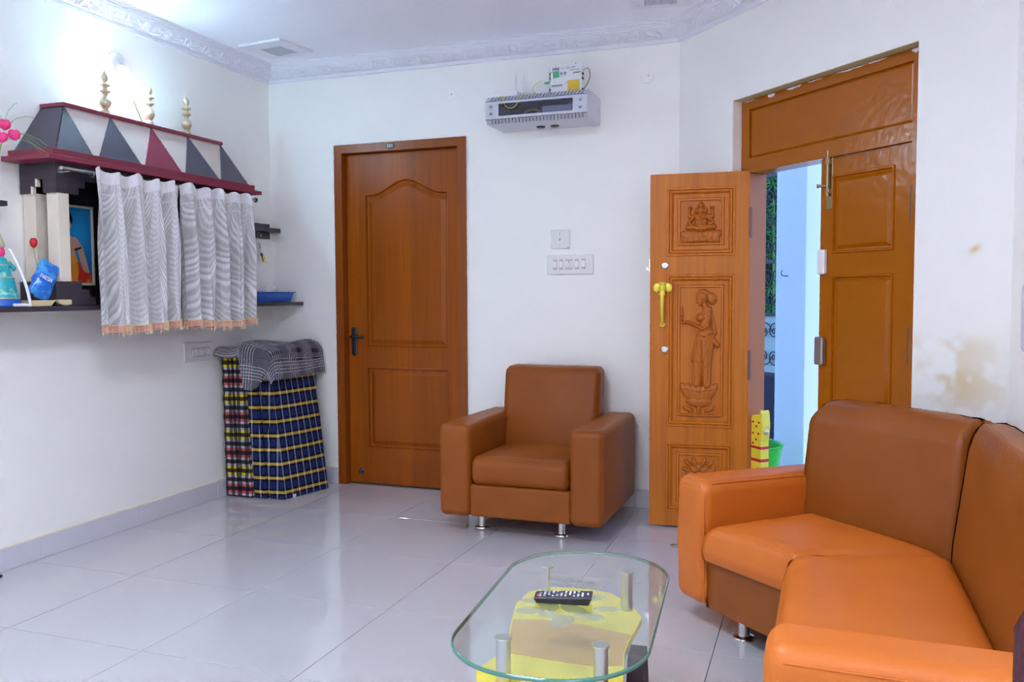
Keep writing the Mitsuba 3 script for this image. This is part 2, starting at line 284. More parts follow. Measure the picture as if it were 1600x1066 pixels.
def puffpoly(poly, z0, z1, r, puff=0.0, step=0.03, sharp=None, fn=None, bulge=0.0):
    """An upholstered block over a convex plan outline: rolled top edge of radius r, crowned by puff. sharp: indices of the edges rolled three times tighter."""
    P = np.asarray(poly, float); pg = Polygon(P); k = len(P)
    if not pg.exterior.is_ccw: P = P[::-1]; pg = Polygon(P)
    Ls = [max(2, int(np.linalg.norm(P[(i + 1) % k] - P[i]) / step)) for i in range(k)]
    bd = np.vstack([P[i] + (P[(i + 1) % k] - P[i]) * np.linspace(0, 1, n, endpoint=False)[:, None] for i, n in enumerate(Ls)])
    def ring(d):
        g = pg.buffer(-d, join_style=2)
        if g.is_empty or g.length < 0.05: return np.zeros((0, 2))
        n = max(8, int(g.exterior.length / step)); return np.array([g.exterior.interpolate(t, normalized=True).coords[0] for t in np.linspace(0, 1, n, endpoint=False)])
    pts = [bd] + [ring(d) for d in (0.04 * r, 0.15 * r, 0.33 * r, 0.6 * r, 1.0 * r)]
    lo, hi = P.min(0), P.max(0); inner = pg.buffer(-1.3 * r)
    gx, gy = np.meshgrid(np.arange(lo[0], hi[0], step), np.arange(lo[1], hi[1], step)); g = np.column_stack([gx.ravel(), gy.ravel()])
    if not inner.is_empty: pts.append(g[[inner.contains(Point(q)) for q in g]].reshape(-1, 2))
    V = np.vstack(pts); n0 = len(bd)
    dist = np.full(len(V), 9.0)
    for i in range(k):
        a, b = P[i], P[(i + 1) % k]; t = (b - a) / np.linalg.norm(b - a); dd = (V - a) @ np.array([-t[1], t[0]])
        dist = np.minimum(dist, dd * (3.0 if sharp and i in sharp else 1.0))
    dist = np.maximum(dist, 0); dist[:n0] = 0
    dm = dist.max(); e = np.clip(dist, 0, r); z = z1 - puff - r + np.sqrt(np.maximum(r * r - (r - e) ** 2, 0)) + puff * np.sin(np.clip(dist / dm, 0, 1) * np.pi / 2)
    tri = Delaunay(V).simplices; c = V[tri].mean(1); tri = tri[[pg.buffer(1e-6).contains(Point(q)) for q in c]]
    A = V[tri[:, 1]] - V[tri[:, 0]]; B = V[tri[:, 2]] - V[tri[:, 0]]; cr = A[:, 0] * B[:, 1] - A[:, 1] * B[:, 0]
    tri = tri[np.abs(cr) > 1e-9]; cr = cr[np.abs(cr) > 1e-9]; tri[cr < 0] = tri[cr < 0][:, ::-1]
    v = [np.column_stack([V, z])]; f = [tri]; nz = 5; base = len(V); zt = z[:n0]
    nrm = mitre(P, -1.0); bn = np.vstack([np.linspace(0, 1, n, endpoint=False)[:, None] * 0 + (lambda e_: np.array([[e_[1], -e_[0]]]))((P[(i + 1) % k] - P[i]) / np.linalg.norm(P[(i + 1) % k] - P[i])) for i, n in enumerate(Ls)])
    for j in range(1, nz + 1):
        w = j / nz; off = bulge * math.sin(w * math.pi)
        v.append(np.column_stack([bd + bn * off, zt * (1 - w) + z0 * w]))
        up = np.arange(n0) + (0 if j == 1 else base + (j - 2) * n0); dn = np.arange(n0) + base + (j - 1) * n0
        f.append(np.column_stack([up, dn, np.roll(dn, -1)])); f.append(np.column_stack([up, np.roll(dn, -1), np.roll(up, -1)]))
    vv = np.vstack(v)
    if fn is not None: vv = fn(vv)
    return tm(vv, np.vstack(f))
def relief(prims, x0, x1, z0, z1, nx, nz, lines=()):
    """A carving as a height field: domed capsules and ellipses, and grooves cut along lines. Local frame as rings(); height grows towards the viewer."""
    X, Z = np.meshgrid(np.linspace(x0, x1, nx), np.linspace(z0, z1, nz), indexing='ij'); h = np.zeros_like(X)
    for pr in prims:
        if pr[0] == 'c':
            _, ax, az, bx_, bz, ra, rb, H = pr; dx, dz = bx_ - ax, bz - az; l2 = dx * dx + dz * dz + 1e-12
            t = np.clip(((X - ax) * dx + (Z - az) * dz) / l2, 0, 1); d = np.hypot(X - ax - t * dx, Z - az - t * dz) / (ra + (rb - ra) * t)
        else:
            _, cx, cz, rx, rz, an, H = pr; c, s = math.cos(math.radians(an)), math.sin(math.radians(an)); U = (X - cx) * c + (Z - cz) * s; V = -(X - cx) * s + (Z - cz) * c
            d = np.hypot(U / rx, V / rz)
        H = H * 1.3
        h = np.maximum(h, H * np.sqrt(np.clip(1 - d * d, 0, 1)) ** 0.8)
    for pts, r, dep in lines:
        pts = np.asarray(pts)
        for (ax, az), (bx_, bz) in zip(pts[:-1], pts[1:]):
            dx, dz = bx_ - ax, bz - az; t = np.clip(((X - ax) * dx + (Z - az) * dz) / (dx * dx + dz * dz + 1e-12), 0, 1)
            h -= np.where(h > 0, dep * np.exp(-(np.hypot(X - ax - t * dx, Z - az - t * dz) / r) ** 2), 0)
    keep = h > 0.0004; v = np.column_stack([X.ravel(), -h.ravel(), Z.ravel()]); idx = np.arange(nx * nz).reshape(nx, nz)
    ok = (keep[:-1, :-1] | keep[1:, :-1] | keep[1:, 1:] | keep[:-1, 1:])
    q = np.stack([idx[:-1, :-1], idx[1:, :-1], idx[1:, 1:], idx[:-1, 1:]], -1)[ok]
    m = tm(v, np.vstack([q[:, [0, 1, 2]], q[:, [0, 2, 3]]])); m.remove_unreferenced_vertices(); return m

# ------------------------------------------------------------------ frames of reference
XB, HC, CEIL, XR, YF = 2.5877, 2.516, 2.614, 3.906, -6.3
WD = np.array([0.69428, -0.71970, 0]); WN = np.array([-0.71970, -0.69428, 0]); W0 = np.array([XB, 0, 0])
def frame(o, x, y, z=(0, 0, 1)): M = np.eye(4); M[:3, 0], M[:3, 1], M[:3, 2], M[:3, 3] = x, y, z, o; return M
ENT = frame(W0, WD, -WN)                                   # (along the entry wall, out of the room, up)
UX = np.array([0.9967, 0.0808, 0]); LEAF = frame([2.502, -0.363, 0], UX, [-UX[1], UX[0], 0])   # the open door leaf
SC = 1.9045                                                # where the entry wall meets the right wall
CR = W0 + WD * SC
ROOM = [(0, YF), (XR, YF), (CR[0], CR[1]), (XB, 0), (0, 0)]   # counter-clockwise

# ------------------------------------------------------------------ setting: floor, walls, ceiling
fl = obj('floor', bx((-0.1, YF - 0.1, -0.10), (XR + 0.1, 0.1, -0.006)), 'mat_grout', label='white glossy tiled floor of the living room', kind='structure')
room_pg = Polygon(ROOM); variants = {}
for i in range(-1, 8):
    for j in range(-1, 12):
        x0, y0 = 1.787 - 0.6 * 3 + 0.6 * i, -2.425 + 0.6 * 5 - 0.6 * j
        c = sbox(x0 + 0.0012, y0 - 0.6 + 0.0012, x0 + 0.6 - 0.0012, y0 - 0.0012).intersection(room_pg.buffer(-0.001))
        if c.is_empty or c.area < 2e-3: continue
        if abs(c.area - 0.5976 ** 2) < 1e-6:
            if 'full' not in variants: variants['full'] = mikit.ply(bx((0.0012, -0.5988, -0.010), (0.5988, -0.0012, 0.0), 0.0012), 'mat_tile')
            obj('tile', None, None, fl, shape=variants['full'], to=tr(x0, y0, 0))
        else:
            m = extr(c, 0.010); m.apply_translation([0, 0, -0.010]); obj('tile', m, 'mat_tile', fl)
obj('wall_left', bx((-0.12, YF - 0.1, 0), (0, 0.15, CEIL)), 'mat_wall', label='cream painted left wall behind the shrine', kind='structure')
bw = plate(Polygon([(0, 0), (0.477 + 0.02, 0), (0.497, 2.085), (1.336, 2.085), (1.336, 0), (XB, 0), (XB, CEIL), (0, CEIL)]), 0, 0.12)
obj('wall_back', [bw, bx((0.45, 0.12, 0), (1.38, 0.16, 2.12))], 'mat_wall', label='cream painted back wall with the brown panelled door', kind='structure')
S0, S1, ZT = 0.443, 1.508, 2.118
ew = plate(Polygon([(-0.05, 0), (S0, 0), (S0, ZT), (S1, ZT), (S1, 0), (SC + 0.06, 0), (SC + 0.06, CEIL), (-0.05, CEIL)]), 0, 0.17)
obj('wall_entry', moved(ew, ENT), 'mat_wall_entry', label='angled cream wall holding the main entrance door, brownish damp stain low at right', kind='structure')
obj('wall_right', bx((XR, YF - 0.1, 0), (XR + 0.12, CR[1] + 0.02, CEIL)), 'mat_wall', label='cream right wall behind the sofa', kind='structure')
obj('wall_front', bx((-0.1, YF - 0.12, 0), (XR + 0.1, YF, CEIL)), 'mat_wall', label='cream wall behind the camera', kind='structure')
obj('ceiling', bx((-0.12, YF - 0.12, CEIL), (XR + 0.12, 0.16, CEIL + 0.1)), 'mat_ceiling', label='white flat ceiling with moulded cornice', kind='structure')

# cornice, one run per wall, with carved scrolls
PROF = [(0, HC), (0.012, HC), (0.014, HC + 0.004), (0.014, HC + 0.016), (0.010, HC + 0.018), (0.010, HC + 0.021), (0.020, HC + 0.026), (0.040, HC + 0.044), (0.056, HC + 0.061), (0.058, HC + 0.066), (0.067, HC + 0.066), (0.067, HC + 0.076),
        (0.076, HC + 0.076), (0.076, HC + 0.086), (0.086, HC + 0.086), (0.086, HC + 0.094), (0.094, HC + 0.095), (0.094, CEIL)]
names = {0: 'front', 1: 'right', 2: 'entry', 3: 'back', 4: 'left'}
scroll = []
th = np.linspace(0, 2.9 * np.pi, 24); rr = 0.018 * np.exp(-th * 0.10)
sp = np.column_stack([0.018 + rr * np.cos(th + 2.4), np.zeros_like(th), 0.027 + rr * np.sin(th + 2.4)]); scroll.append(tube(sp, np.linspace(0.0068, 0.0034, len(sp)), 5))
sp2 = sp * [-1, 1, -1] + [0.106, 0, 0.054]; scroll.append(tube(sp2, np.linspace(0.0068, 0.0034, len(sp2)), 5))
sx = np.linspace(0.0, 0.13, 22); scroll.append(tube(np.column_stack([sx, 0 * sx, 0.027 - 0.017 * np.sin(sx / 0.13 * 2 * np.pi)]), 0.0055, 5))
for (a, b, an, l) in [(0.050, 0.044, 35, 0.016), (0.058, 0.034, -10, 0.014), (0.045, 0.012, 150, 0.012), (0.074, 0.012, -30, 0.015), (0.116, 0.044, 60, 0.013), (0.122, 0.018, -60, 0.012), (0.004, 0.046, 120, 0.011)]:
    scroll.append(ell((a, 0, b), (l * 1.1, 0.0075, 0.0065), 1, rot(-an, [0, 1, 0])))
scroll = cat_(scroll); scroll.vertices[:, 1] *= 1.7; scroll_shape = mikit.ply(scroll, 'mat_plaster', smooth=40)
ring_ = [np.array(mitre(ROOM, d)) for d, z in PROF]
for w in range(5):
    a, b = w, (w + 1) % 5; v, f = [], []
    for i, (d, z) in enumerate(PROF):
        v += [[*ring_[i][a], z], [*ring_[i][b], z]]
        if i: f += [[2 * i - 2, 2 * i, 2 * i - 1], [2 * i - 1, 2 * i, 2 * i + 1]]
    k = obj(f'trim_{w + 1}', tm(v, f), 'mat_plaster', label=f'white moulded plaster cornice with carved scrolls along the {names[w]} wall', kind='structure')
    if w == 0: continue
    A, B = np.array([*ROOM[a], 0.0]), np.array([*ROOM[b], 0.0]); ln = np.linalg.norm(B - A); u = (B - A) / ln; nin = np.array([-u[1], u[0], 0])
    up = np.array([0.041 * nin[0], 0.041 * nin[1], 0.049]); up /= np.linalg.norm(up); yy = np.cross(up, u)
    lim = ln - 0.16 if w != 4 else 2.7
    t = 0.06 if w != 1 else ln - 1.2
    while t < lim:
        o = A + u * t + nin * 0.0185 + np.array([0, 0, HC + 0.0235])
        obj('scroll_ornament', None, None, k, shape=scroll_shape, to=frame(o, u, yy, up)); t += 0.147

# skirting tiles
def skirt(name, p0, p1, start, label):
    p0, p1 = np.array([*p0, 0.0]), np.array([*p1, 0.0]); ln = np.linalg.norm(p1 - p0); u = (p1 - p0) / ln; nin = np.array([u[1], -u[0], 0])
    M = frame(p0, u, -nin); k = obj(name, moved(bx((0, -0.010, 0), (ln, 0, 0.102)), M), 'mat_caulk', label=label, kind='structure')
    t = start
    while t < ln:
        a, b = max(t, 0) + 0.001, min(t + 0.6, ln) - 0.001
        if b - a > 0.01: obj('skirting_tile', moved(bx((a, -0.013, 0.001), (b, -0.002, 0.100), 0.0015), M), 'mat_skirting', k)
        t += 0.6
skirt('baseboard_left', (0, YF), (0, 0), ((-YF - 0.584) % 0.6) - 0.6, 'pale grey tile skirting along the left wall')
skirt('baseboard_back', (0, 0), (0.475, 0), -0.15, 'pale grey tile skirting between the left corner and the brown door')
skirt('baseboard_back_001', (1.358, 0), (XB, 0), -0.2, 'pale grey tile skirting right of the brown door')
skirt('baseboard_entry', (XB, 0), tuple((W0 + WD * S0)[:2]), 0, 'pale grey tile skirting left of the entrance')
skirt('baseboard_entry_001', tuple((W0 + WD * S1)[:2]), tuple(CR[:2]), 0, 'pale grey tile skirting right of the entrance')
skirt('baseboard_right', tuple(CR[:2]), (XR, YF), 0, 'pale grey tile skirting along the right wall')

# ceiling vents
def vent(cx, cy, ang, sx, sy, label):
    k = thing('ceiling_vent', label, 'vent'); M = tr(cx, cy, CEIL) @ rot(ang, [0, 0, 1])
    g = 0.078; ix, iy = 0.0, 0.03
    fr = extr(Polygon(rect(-sx / 2, -sy / 2, sx / 2, sy / 2), [rect(ix - g, iy - g, ix + g, iy + g)[::-1]]), 0.012); fr.apply_translation([0, 0, -0.012])
    obj('frame', fr, 'mat_plaster', k, M=M)
    obj('backing', bx((ix - g, iy - g, -0.004), (ix + g, iy + g, -0.001)), 'mat_dark_slot', k, M=M)
    bars = [bx((ix - g, iy - g + q, -0.008), (ix + g, iy - g + q + 0.006, -0.005)) for q in np.arange(0.006, 2 * g, 0.011)] + [bx((ix - g + q, iy - g, -0.010), (ix - g + q + 0.006, iy + g, -0.006)) for q in np.arange(0.006, 2 * g, 0.011)]
    obj('grille', bars, 'mat_grey_metal', k, M=M, label='grey mesh grille')
    for a, b, r in ((-sx / 2 + 0.04, sy / 2 - 0.05, 0.009), (-0.01, -sy / 2 + 0.04, 0.02), (sx / 2 - 0.04, sy / 2 - 0.04, 0.006)):
        obj('screw', lathe([(r * 0.6, -0.016), (r, -0.013), (r, -0.011)], 12), 'mat_plaster', k, M=M @ tr(a, b, 0))
vent(0.325, -0.375, -7, 0.31, 0.28, 'square white ceiling vent with small grey grille near the left corner')
vent(2.565, -0.46, 9, 0.30, 0.28, 'white ceiling vent cut off by the top edge of the photo')
for x, z, g_ in ((1.259, 2.348, 'left of the network cabinet'), (2.415, 2.351, 'right of the network cabinet')):
    k = thing('cover_plate', f'round cream blank cover plate on the back wall {g_}', 'cover plate')
    obj('disc', lathe([(0.036, -0.004), (0.036, 0.002), (0.034, 0.004), (0, 0.0045)], 32), 'mat_wall', k, M=tr(x, 0, z) @ rot(90, [1, 0, 0]))
    obj('screw', lathe([(0.003, 0), (0.003, 0.0062)], 8), 'mat_dark_slot', k, M=tr(x + 0.006, 0, z + 0.004) @ rot(90, [1, 0, 0]))

# ------------------------------------------------------------------ unseen lamps placed to light the room, and the bulb over the shrine
def unseen_panel_lamp(x, y, label):
    k = thing('unseen_ceiling_lamp', label, 'lamp')  # out of view; kind and place chosen to light the room
    obj('frame', extr(Polygon(rect(-0.32, -0.32, 0.32, 0.32), [rect(-0.295, -0.295, 0.295, 0.295)[::-1]]), 0.02), 'mat_white', k, M=tr(x, y, CEIL - 0.02))
    m = bx((x - 0.293, y - 0.293, CEIL - 0.016), (x + 0.293, y + 0.293, CEIL - 0.012))
    e = obj('diffuser', m, 'mat_tube_glass', k, label='glowing diffuser'); scene[e]['emitter'] = {'type': 'area', 'radiance': {'type': 'rgb', 'value': UNSEEN_LAMP}}
unseen_panel_lamp(2.2, -3.3, 'unseen square ceiling lamp over the coffee table, placed to light the room')
unseen_panel_lamp(2.2, -5.3, 'unseen square ceiling lamp over the back of the room, placed to light the room')
k = thing('unseen_tube_light', 'unseen tube light on the right wall, placed to light the left wall', 'lamp')  # out of view; brightens the left wall from across the room
obj('batten', bx((XR - 0.03, -5.2, 2.16), (XR - 0.001, -3.9, 2.22), 0.004), 'mat_white', k)
e = obj('tube', cyl((XR - 0.052, -5.16, 2.19), (XR - 0.052, -3.94, 2.19), 0.017, 16), 'mat_tube_glass', k, smooth=40, label='glowing tube'); scene[e]['emitter'] = {'type': 'area', 'radiance': {'type': 'rgb', 'value': UNSEEN_TUBE}}
k = thing('wall_bulb', 'lit bluish white bulb in a holder on the left wall above the shrine', 'lamp')
HB = frame((0.0, -1.249, 2.335), [0, 0, -1], [0, 1, 0], [1, 0, 0])
obj('base_plate', lathe([(0.055, 0), (0.055, 0.008), (0.045, 0.016), (0, 0.016)], 28), 'mat_white', k, M=HB, smooth=35)
dirv = np.array([0.10, -0.05, -0.085]); dirv /= np.linalg.norm(dirv); p0 = np.array([0.012, -1.249, 2.335])
obj('holder', tube([p0, p0 + dirv * 0.045], [0.02, 0.022], 20), 'mat_grey_metal', k, smooth=35, label='blue-grey bulb holder')
pb = p0 + dirv * 0.095
obj('collar', tube([p0 + dirv * 0.045, p0 + dirv * 0.075], [0.017, 0.027], 20), 'mat_white', k, smooth=35)
e = obj('globe', ell(pb, (0.031, 0.031, 0.031), 3), 'mat_tube_glass', k, smooth=True, label='glowing globe'); scene[e]['emitter'] = {'type': 'area', 'radiance': {'type': 'rgb', 'value': BULB}}

# ------------------------------------------------------------------ interior door (door_1)
dk = thing('door_1', 'closed brown wooden panelled door with arched upper panel in the back wall', kind='structure')
fo, fi = (0.477, 1.3555, 2.103), (0.530, 1.303, 2.052)
fr = plate(Polygon([(fo[0], 0), (fi[0], 0), (fi[0], fi[2]), (fi[1], fi[2]), (fi[1], 0), (fo[1], 0), (fo[1], fo[2]), (fo[0], fo[2])]), -0.014, 0.014)
jam = plate(Polygon([(0.4975, 0), (fi[0], 0), (fi[0], fi[2]), (fi[1], fi[2]), (fi[1], 0), (1.3355, 0), (1.3355, 2.0845), (0.4975, 2.0845)]), 0, 0.115)
obj('door_frame', [fr, jam], 'mat_door_frame', dk)
arch = [(0.662, 0.862), (1.216, 0.862), (1.216, 1.800)]
for t in np.linspace(0, 1, 41)[1:-1]:
    x = 1.216 - t * (1.216 - 0.662); w = (x - 0.939) / 0.277; arch.append((x, 1.800 + 0.085 * (0.5 + 0.5 * math.cos(math.pi * min(1, abs(w) / 0.86)))))
arch.append((0.662, 1.800)); low = rect(0.664, 0.232, 1.216, 0.735)
YL = 0.040
leaf = plate(Polygon(rect(fi[0] + 0.003, 0.006, fi[1] - 0.003, fi[2] - 0.003), [arch[::-1], low[::-1]]), YL, 0.036)
lf = obj('leaf', leaf, 'mat_door_wood', dk)
st = [(0, YL), (0.004, YL - 0.002), (0.010, YL + 0.011), (0.020, YL + 0.012), (0.046, YL + 0.002)]
obj('panel', rings(arch, st), 'mat_door_wood', lf); obj('panel', rings(low, st), 'mat_door_wood', lf)
hk = obj('handle', [softbox((0.575 - 0.020, YL - 0.010, 0.805), (0.575 + 0.020, YL, 0.985), (0.018, 0.008, 0.018), 4, 3), tube([(0.575, YL - 0.005, 0.925), (0.575, YL - 0.048, 0.925), (0.583, YL - 0.054, 0.925), (0.60, YL - 0.054, 0.927), (0.665, YL - 0.05, 0.922)], [0.009, 0.009, 0.010, 0.010, 0.007], 12)], 'mat_black', lf, smooth=40, label='black lever handle')
obj('door_stopper', lathe([(0.016, 0), (0.018, 0.01), (0.012, 0.014), (0.012, 0.03), (0, 0.032)], 20), 'mat_dark_wood', lf, M=tr(0.617, YL, 0.083) @ rot(90, [1, 0, 0]), smooth=35)
npk = thing('number_plate', 'small black oval number plate on the brown door frame above the door', 'sign')
obj('plate', lathe([(0.030, 0), (0.030, 0.003), (0.027, 0.005), (0, 0.005)], 32), 'mat_black', npk, M=tr(0.868, -0.0145, 2.078) @ rot(90, [1, 0, 0]) @ np.diag([1, 0.62, 1, 1.0]))
t3 = meshkit.text_mesh('101', 0.017, 0.001, True); t3.apply_translation([-t3.bounds[:, 0].mean(), -t3.bounds[:, 1].mean(), 0])
obj('number', t3, 'mat_white', npk, M=tr(0.868, -0.0195, 2.078) @ rot(90, [1, 0, 0]), label='white number 101')

# ------------------------------------------------------------------ main entrance (door_2)
d2 = thing('door_2', 'double main entrance door, carved left leaf standing open and brown painted right leaf closed', kind='structure')
FY = 0.052
fo = plate(Polygon([(S0 + 0.002, 0), (0.500, 0), (0.500, 1.765), (1.442, 1.765), (1.442, 0), (S1 - 0.002, 0), (S1 - 0.002, ZT - 0.004), (S0 + 0.002, ZT - 0.004)], [[(0.500, 1.835), (0.500, 2.068), (1.442, 2.068), (1.442, 1.835)]]), FY, 0.105)
obj('door_frame', fo, 'mat_brown_paint', d2, M=ENT)
obj('jamb', bx((0.500, FY + 0.004, 0), (0.5065, FY + 0.104, 1.763)), 'mat_jamb', d2, M=ENT, label='bare salmon-brown inner face of the left jamb')
obj('transom_panel', rings(rect(0.500, 1.835, 1.442, 2.068), [(0, FY + 0.014), (0.004, FY + 0.010), (0.012, FY + 0.006)]), 'mat_brown_paint', d2, M=ENT)
obj('soffit_strip', bx((S0, 0.001, ZT - 0.003), (S1, FY, ZT)), 'mat_soffit', d2, M=ENT, label='olive unpainted strip above the frame')
for s, wv, hv in [(0.655, 0.05, 0.020), (0.80, 0.10, 0.012), (1.13, 0.17, 0.008), (0.50, 0.08, 0.005), (1.455, 0.045, 0.018), (1.27, 0.10, 0.006), (0.93, 0.09, 0.005)]:
    n_ = 18; xs = np.linspace(-0.5, 0.5, n_); top = ZT - 0.006 - 0.003 * rng.random(n_); th_ = hv * (0.35 + 0.65 * rng.random(n_)) * np.clip(1 - (2 * xs) ** 4, 0.05, 1)
    obj('chipped_plaster', plate(Polygon(np.vstack([np.column_stack([s + wv * xs, top - th_]), np.column_stack([s + wv * xs, top])[::-1]])).buffer(0).intersection(sbox(S0 + 0.003, 2.0, S1 - 0.003, ZT - 0.001)), FY - 0.003, 0.004), 'mat_plaster', d2, M=ENT)
# closed right leaf
rl = (0.957, 0.010, 1.440, 1.763)
ps = [rect(1.024, 1.352, 1.352, 1.690), rect(1.024, 0.62, 1.352, 1.262), rect(1.024, 0.12, 1.352, 0.53)]
lf2 = obj('closed_leaf', plate(Polygon(rect(*rl), [p[::-1] for p in ps]), FY + 0.018, 0.04), 'mat_brown_paint', d2, M=ENT)
Y2 = FY + 0.018
for p in ps: obj('panel', rings(p, [(0, Y2), (0.003, Y2 - 0.006), (0.010, Y2 - 0.006), (0.014, Y2 + 0.008), (0.020, Y2 + 0.009), (0.036, Y2 - 0.001)]), 'mat_brown_paint', lf2, M=ENT)
obj('tower_bolt', [bx((0.990, Y2 - 0.004, 1.545), (1.026, Y2, 1.775), 0.002), cyl((1.008, Y2 - 0.014, 1.60), (1.008, Y2 - 0.014, 1.795), 0.007, 12), bx((0.996, Y2 - 0.02, 1.735), (1.02, Y2, 1.765), 0.003), bx((0.996, Y2 - 0.02, 1.61), (1.02, Y2, 1.635), 0.003), tube([(1.008, Y2 - 0.014, 1.645), (0.985, Y2 - 0.035, 1.645), (0.975, Y2 - 0.04, 1.645)], [0.005, 0.006, 0.009], 10)], 'mat_old_brass', lf2, M=ENT, smooth=40, label='old brass tower bolt')
obj('contact_sensor', [bx((0.958, Y2 - 0.022, 1.265), (1.000, Y2 + 0.001, 1.372), 0.005), bx((0.972, Y2 - 0.0235, 1.272), (0.978, Y2 - 0.02, 1.279)), bx((0.972, Y2 - 0.0235, 1.357), (0.978, Y2 - 0.02, 1.364))], 'mat_white', lf2, M=ENT, label='white plastic lock keep')
obj('rim_lock', [bx((0.955, Y2 - 0.03, 0.870), (1.004, Y2, 0.992), 0.006), cyl((0.972, Y2 - 0.033, 0.905), (0.972, Y2 - 0.02, 0.905), 0.004, 10), cyl((0.972, Y2 - 0.033, 0.957), (0.972, Y2 - 0.02, 0.957), 0.004, 10)], 'mat_bronze', lf2, M=ENT, smooth=35, label='bronze rim lock keep')
for z in (1.46, 0.905): obj('hinge', [cyl((1.444, Y2 - 0.012, z), (1.444, Y2 - 0.012, z + 0.14), 0.0075, 12), bx((1.428, Y2 - 0.004, z), (1.444, Y2, z + 0.14))], 'mat_hinge', lf2, M=ENT, smooth=35)
# open carved leaf
LW = 0.479
hp = [rect(0.081, 1.369, 0.413, 1.708), rect(0.083, 0.517, 0.413, 1.280), rect(0.081, 0.083, 0.411, 0.440)]
cl = obj('carved_leaf', plate(Polygon(rect(0, 0.012, LW, 1.776), [p[::-1] for p in hp]), 0, 0.040), 'mat_carved', d2, M=LEAF)
mo = [(0, 0), (0.003, -0.0055), (0.011, -0.0055), (0.014, 0.001), (0.018, -0.003), (0.024, -0.002), (0.028, 0.006), (0.034, 0.013), (0.052, 0.015), (0.056, 0.006), (0.065, 0.005), (0.068, 0.014)]
for p in hp: obj('panel', rings(p, mo), 'mat_carved', cl, M=LEAF, smooth=25)
FD = tr(0, 0.0142, 0)
def lotus(cx, cz, w, h, n, H):
    out = []
    for i in range(n):
        t = (i - (n - 1) / 2) / ((n - 1) / 2); out.append(('e', cx + t * w * 0.42, cz + h * 0.10 * (1 - abs(t)) - 0.0 , w * 0.13, h * 0.52, -t * 52, H * (1 - 0.25 * abs(t))))
    return out
cx = 0.247
fig1 = lotus(cx, 1.470, 0.17, 0.062, 7, 0.013) + lotus(cx, 1.450, 0.17, 0.035, 6, 0.016)
fig1 += [('e', cx, 1.508, 0.058, 0.017, 0, 0.018), ('c', cx - 0.062, 1.512, cx + 0.02, 1.502, 0.014, 0.010, 0.020), ('c', cx + 0.062, 1.512, cx - 0.02, 1.502, 0.014, 0.010, 0.020),
         ('e', cx, 1.540, 0.032, 0.032, 0, 0.021), ('e', cx, 1.562, 0.036, 0.018, 0, 0.018), ('e', cx, 1.592, 0.017, 0.021, 0, 0.022), ('e', cx - 0.021, 1.592, 0.011, 0.015, 0, 0.014), ('e', cx + 0.021, 1.592, 0.011, 0.015, 0, 0.014),
         ('e', cx, 1.616, 0.018, 0.012, 0, 0.018), ('c', cx, 1.622, cx, 1.640, 0.012, 0.003, 0.016), ('c', cx, 1.588, cx - 0.004, 1.566, 0.007, 0.006, 0.026), ('c', cx - 0.004, 1.566, cx + 0.012, 1.552, 0.006, 0.005, 0.026)]
for s in (-1, 1):
    fig1 += [('c', cx + s * 0.032, 1.566, cx + s * 0.056, 1.562, 0.010, 0.009, 0.015), ('c', cx + s * 0.056, 1.562, cx + s * 0.055, 1.598, 0.009, 0.006, 0.014), ('e', cx + s * 0.053, 1.606, 0.010, 0.009, 0, 0.016),
             ('c', cx + s * 0.036, 1.560, cx + s * 0.058, 1.535, 0.010, 0.008, 0.017), ('c', cx + s * 0.058, 1.535, cx + s * 0.044, 1.520, 0.008, 0.007, 0.018)]
rl1 = relief(fig1, 0.15, 0.345, 1.425, 1.648, 100, 114, [([(cx - 0.06, 1.495), (cx, 1.487), (cx + 0.06, 1.495)], 0.002, 0.006), ([(cx - 0.03, 1.552), (cx, 1.545), (cx + 0.03, 1.552)], 0.0015, 0.004), ([(cx - 0.018, 1.608), (cx + 0.018, 1.608)], 0.0012, 0.004), ([(cx - 0.016, 1.626), (cx + 0.016, 1.626)], 0.0012, 0.003)])
obj('carved_figure', rl1, 'mat_relief', cl, M=LEAF @ FD, smooth=True, label='carved seated four-armed figure on a lotus')
def q2(px, py): return (0.082 + (px - 185) * 0.000697, 1.28 - (py - 37) * 0.000722)
def C(a, b, ra, rb, H): return ('c', *q2(*a), *q2(*b), ra * 0.0007, rb * 0.0007, H)
def E_(a, rx, rz, an, H): return ('e', *q2(*a), rx * 0.0007, rz * 0.0007, an, H)
fig2 = [E_((440, 185), 48, 48, 0, 0.020), E_((500, 205), 34, 44, 15, 0.017), C((415, 205), (420, 240), 22, 14, 0.018), C((400, 222), (397, 228), 8, 6, 0.016), C((450, 240), (460, 275), 18, 20, 0.016),
        C((470, 285), (455, 400), 34, 40, 0.019), E_((428, 335), 36, 34, 0, 0.025), C((488, 300), (470, 390), 18, 17, 0.023), C((470, 390), (440, 415), 17, 15, 0.024), C((440, 412), (350, 370), 15, 10, 0.025), C((350, 370), (305, 365), 11, 9, 0.022), E_((318, 372), 26, 9, 12, 0.019), C((296, 350), (296, 262), 7, 4, 0.011), E_((296, 320), 11, 9, 0, 0.013),
        C((505, 330), (525, 445), 10, 14, 0.010), E_((470, 440), 56, 24, 10, 0.021), C((455, 470), (425, 620), 62, 66, 0.021), C((470, 470), (455, 640), 55, 50, 0.019), C((420, 600), (400, 790), 52, 34, 0.019), C((452, 600), (470, 800), 50, 30, 0.021), C((500, 480), (545, 525), 22, 14, 0.015), C((500, 535), (545, 540), 6, 4, 0.012),
        E_((395, 806), 28, 12, 10, 0.017), E_((475, 806), 28, 12, -10, 0.017)]
cxl = q2(415, 870)
for i, t in enumerate(np.linspace(-1, 1, 7)): fig2.append(('e', cxl[0] + t * 0.058, cxl[1] + 0.012 * t * t, 0.022, 0.055, -t * 32, 0.020 - 0.005 * abs(t)))
